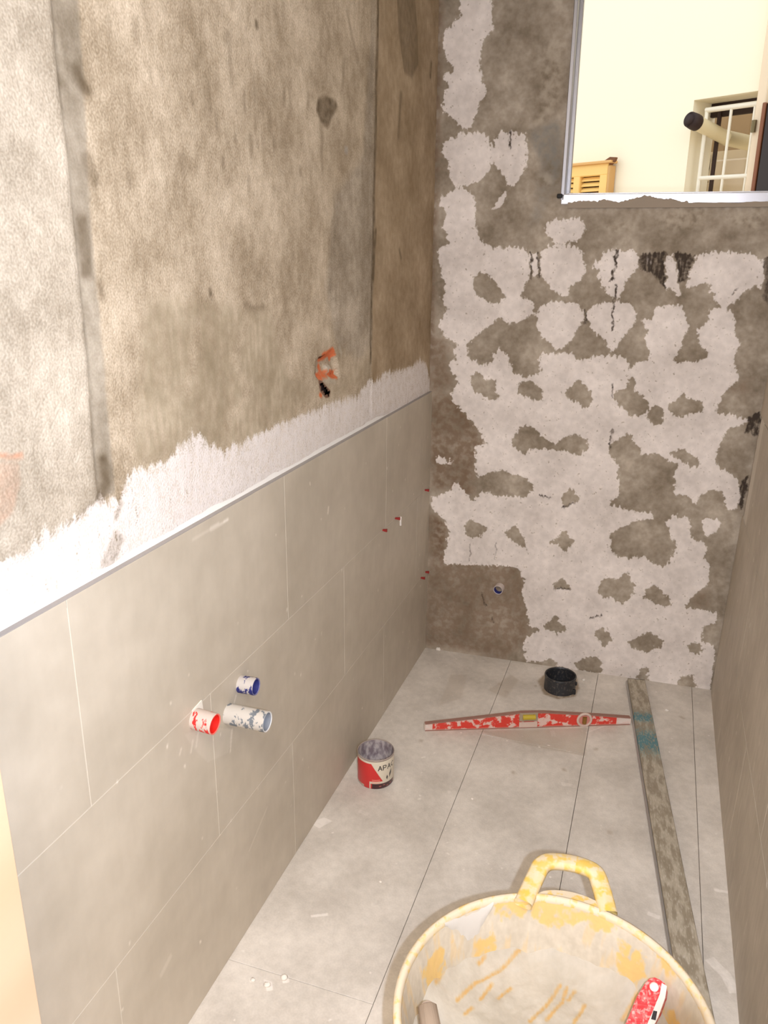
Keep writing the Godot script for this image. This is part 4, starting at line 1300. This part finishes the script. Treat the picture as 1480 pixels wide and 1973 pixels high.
# ---------------------------------------------------------------- pipe stubs in the walls
func daubed(base: Color, seed_: int, cut: int) -> StandardMaterial3D:
	var n := noise(256, 256, 0.014, seed_, 4, 1.0, 1.0)
	var n2 := noise(256, 256, 0.07, seed_ + 1, 3)
	var o := PackedByteArray()
	o.resize(256 * 256 * 3)
	for i in 256 * 256:
		var j := i * 3
		o[j] = base.r8; o[j + 1] = base.g8; o[j + 2] = base.b8
		var row := i / 256
		# more mortar on the upper side
		var lift := 52.0 * cos(TAU * ((i % 256) / 256.0 - 0.66)) - 70.0 * maxf(0.0, (i / 256) / 256.0 - 0.72)
		mix8(o, j, 200, 190, 177, clampf((n[i] * 0.75 + n2[i] * 0.25 + lift - cut) / 14.0, 0.0, 0.95))
	var m := textured(tex(o, 256, 256), 0.7, Vector2(1, 1))
	return m
func stub(called: String, label: String, at: Vector3, dir: Vector3, long: float, r: float, outer: Material, inner: Material, lip: Material) -> Node3D:
	var t := thing(called, label, "pipe stub", at)
	var fr := framed(Vector3.ZERO, dir)
	var turn := Basis(fr.x, fr.z, -fr.y)
	var st := begin()
	add_lathe(st, [Vector2(r, -0.01), Vector2(r, long - 0.001), Vector2(r * 0.985, long)], 40, true, Vector3.ZERO, turn)
	obj("outer_wall", done(st), outer, t)
	st = begin()
	add_lathe(st, [Vector2(r * 0.985, long), Vector2(r * 0.90, long), Vector2(r * 0.86, long - 0.001)], 40, true, Vector3.ZERO, turn)
	obj("lip", done(st), lip, t)
	st = begin()
	add_lathe(st, [Vector2(r * 0.86, long - 0.001), Vector2(r * 0.86, -0.03), Vector2(0.0, -0.03)], 40, true, Vector3.ZERO, turn)
	obj("bore", done(st), inner, t)
	return t
func build_pipes() -> void:
	var blue := Color8(40, 42, 104)
	var red := Color8(214, 40, 34)
	var grey := Color8(112, 116, 120)
	stub("blue_pipe_stub", "short blue sleeve smeared with mortar sticking out of the left tiles, above the grey pipe", Vector3(0, 0.5725, 1.327), Vector3(1, 0.02, 0.0), 0.034, 0.0168, daubed(blue, 141, 122), mat(Color8(52, 54, 112), 0.5), mat(Color8(120, 116, 150), 0.6))
	stub("red_pipe_stub", "short red sleeve caked with mortar sticking out of the left tiles, nearest the doorway", Vector3(0, 0.592, 1.487), Vector3(1, -0.06, 0.02), 0.040, 0.0185, daubed(red, 151, 118), mat(Color8(232, 40, 30), 0.45), mat(Color8(230, 110, 96), 0.6))
	stub("grey_pipe_stub", "grey plastic waste pipe smeared with white mortar, longest stub in the left tiles", Vector3(0, 0.5375, 1.378), Vector3(1, 0.0, 0.0), 0.082, 0.0195, daubed(grey, 161, 118), mat(Color8(138, 140, 146), 0.5), mat(Color8(214, 212, 210), 0.4))
	stub("blue_pipe_stub", "small blue sleeve in the damp lower corner of the end wall", Vector3(0.2555, 0.2706, -0.0092), Vector3(-0.12, -0.12, 1.0), 0.020, 0.0165, mat(Color8(206, 190, 180), 0.8), mat(Color8(44, 48, 120), 0.5), mat(Color8(190, 178, 176), 0.7))
	# chipped notch above the red sleeve, filled with white grout
	tag(obj("grout_fill", prism([Vector2(0, 0), Vector2(0.030, 0.003), Vector2(0.033, -0.021), Vector2(0.004, -0.014)], 0.003, Vector3(0, 0, -1), Vector3.UP, Vector3.RIGHT, Vector3(-0.0012, 0.6125, 1.4945)), mat(Color(0.93, 0.90, 0.84), 0.9)), "white grout filling the chipped notch in the tile above the red sleeve", "grout")

# ---------------------------------------------------------------- timber at the doorway
func build_jamb() -> void:
	var w := 256
	var h := 1024
	var n1 := noise(w, h, 0.010, 171, 3, 1.0, 5.0)
	var n2 := noise(w, h, 0.06, 172, 3, 1.0, 10.0)
	var o := PackedByteArray()
	o.resize(w * h * 3)
	for i in w * h:
		var x := i % w
		var y := i / w
		var d := Vector2((x - 120) / 40.0, (y - 520) / 190.0).length()
		var rings := sin((d * 9.0 + n1[i] / 14.0 + x * 0.02))
		var k := rings * 7.0 + (n2[i] - 128) * 0.10
		var j := i * 3
		o[j] = clampi(int(206 + k * 0.6), 0, 255); o[j + 1] = clampi(int(170 + k), 0, 255); o[j + 2] = clampi(int(138 + k * 1.2), 0, 255)
		if d < 0.5: mix8(o, j, 190, 138, 92, clampf((0.5 - d) * 3.0, 0.0, 0.7))
	var m := textured(tex(o, w, h), 0.5, Vector2(1.0 / 0.26, -0.5), Vector2(0.55, 1.0))
	var jb := thing("door_jamb", "pale wooden door jamb at the lower left, close to the camera", "door frame")
	obj("lining", box(Vector3(0.25, 2.06, 0.13), 0.002, 3, Vector3(-0.014, 1.03, 2.065)), m, jb, Vector3(-0.014, 1.03, 2.0655))
	obj("stop", box(Vector3(0.012, 2.04, 0.03), 0.002, 3, Vector3(0.105, 1.03, 2.10)), m, jb, Vector3(0.116, 1.02, 2.095))

	var pole := thing("broom_handle", "pale rounded end of a wooden handle at the lower right corner, close to the camera", "handle")
	var top := Vector3(0.7775, 1.008, 2.2)
	var lo := Vector3(0.800, 0.0, 2.29)
	var pts := []
	var rad := []
	for q in [[0.0, 0.004], [0.001, 0.0075], [0.004, 0.0105], [0.009, 0.0115], [0.016, 0.012], [1.0, 0.012]]:
		pts.append(top.lerp(lo, q[0] / 1.0))
		rad.append(q[1])
	var ob := obj("stick", tube(pts, rad, 24), mat(Color(0.93, 0.76, 0.60), 0.5), pole)

# ---------------------------------------------------------------- wedges and crumbs
func build_small() -> void:
	var red := mat(Color(0.56, 0.12, 0.10), 0.5)
	var wedge := func(at: Vector3, label: String, long: float) -> void:
		var o := obj("tile_wedge", prism([Vector2(-0.006, -0.0012), Vector2(long, -0.0042), Vector2(long, 0.0042), Vector2(-0.006, 0.0012)], 0.006, Vector3.RIGHT, Vector3.UP, Vector3.BACK), red, self, at)
		tag(o, label, "tile wedge", "red levelling wedges in the left wall joints")
	wedge.call(Vector3(0, 0.6111, 0.055), "red plastic wedge in the upper tile joint of the left wall, right by the corner", 0.014)
	wedge.call(Vector3(0, 0.6111, 0.372), "red plastic wedge in the left wall joint directly above the white spacer", 0.015)
	wedge.call(Vector3(0, 0.6111, 0.486), "red plastic wedge in the upper left wall joint, farthest from the corner", 0.013)
	wedge.call(Vector3(0, 0.3056, 0.022), "red plastic wedge in the lower tile joint, tight in the corner", 0.013)
	wedge.call(Vector3(0, 0.3056, 0.078), "red plastic wedge in the lower tile joint, just left of the corner one", 0.014)
	tag(obj("tile_spacer", prism([Vector2(-0.003, -0.012), Vector2(0.003, -0.012), Vector2(0.0035, 0.010), Vector2(0.0, 0.016), Vector2(-0.0035, 0.012)], 0.004, Vector3.BACK, Vector3.UP, Vector3.RIGHT, Vector3(0.0002, 0.585, 0.327)), mat(Color(0.92, 0.88, 0.84), 0.6)), "small white spacer stuck to the left tiles under the second red wedge", "tile spacer")
	var cr := mat(Color(0.90, 0.86, 0.81), 0.9)
	var crumbs := [
		[0.1253, 1.4336, 0.013, "round white plaster crumb on the near floor joint by the left wall"],
		[0.1010, 1.4590, 0.012, "jagged white plaster crumb in front of the near floor joint"],
		[0.0690, 1.4577, 0.008, "smallest white plaster crumb near the left tiles, before the floor joint"],
		[0.0480, -0.0000, 0.015, "white pebble of plaster in the far left corner of the floor"],
		[0.3510, 0.7741, 0.006, "tiny pale crumb alone in the middle of the floor"],
		[0.5640, 0.0450, 0.010, "pale crumb at the foot of the end wall right of the black collar"],
		[0.2200, 1.1300, 0.006, "tiny pale crumb on the floor tile left of the tub"],
		[0.8300, 0.1500, 0.010, "pale crumb on the floor right of the straightedge near the end wall"],
	]
	for i in crumbs.size():
		var c: Array = crumbs[i]
		var s: float = c[2]
		tag(obj("plaster_crumb", lump(Vector3(s * 1.2, s * 0.8, s), 200 + i), cr, self, Vector3(c[0], 0.0002, c[1])), c[3], "crumb", "plaster crumbs on the floor")
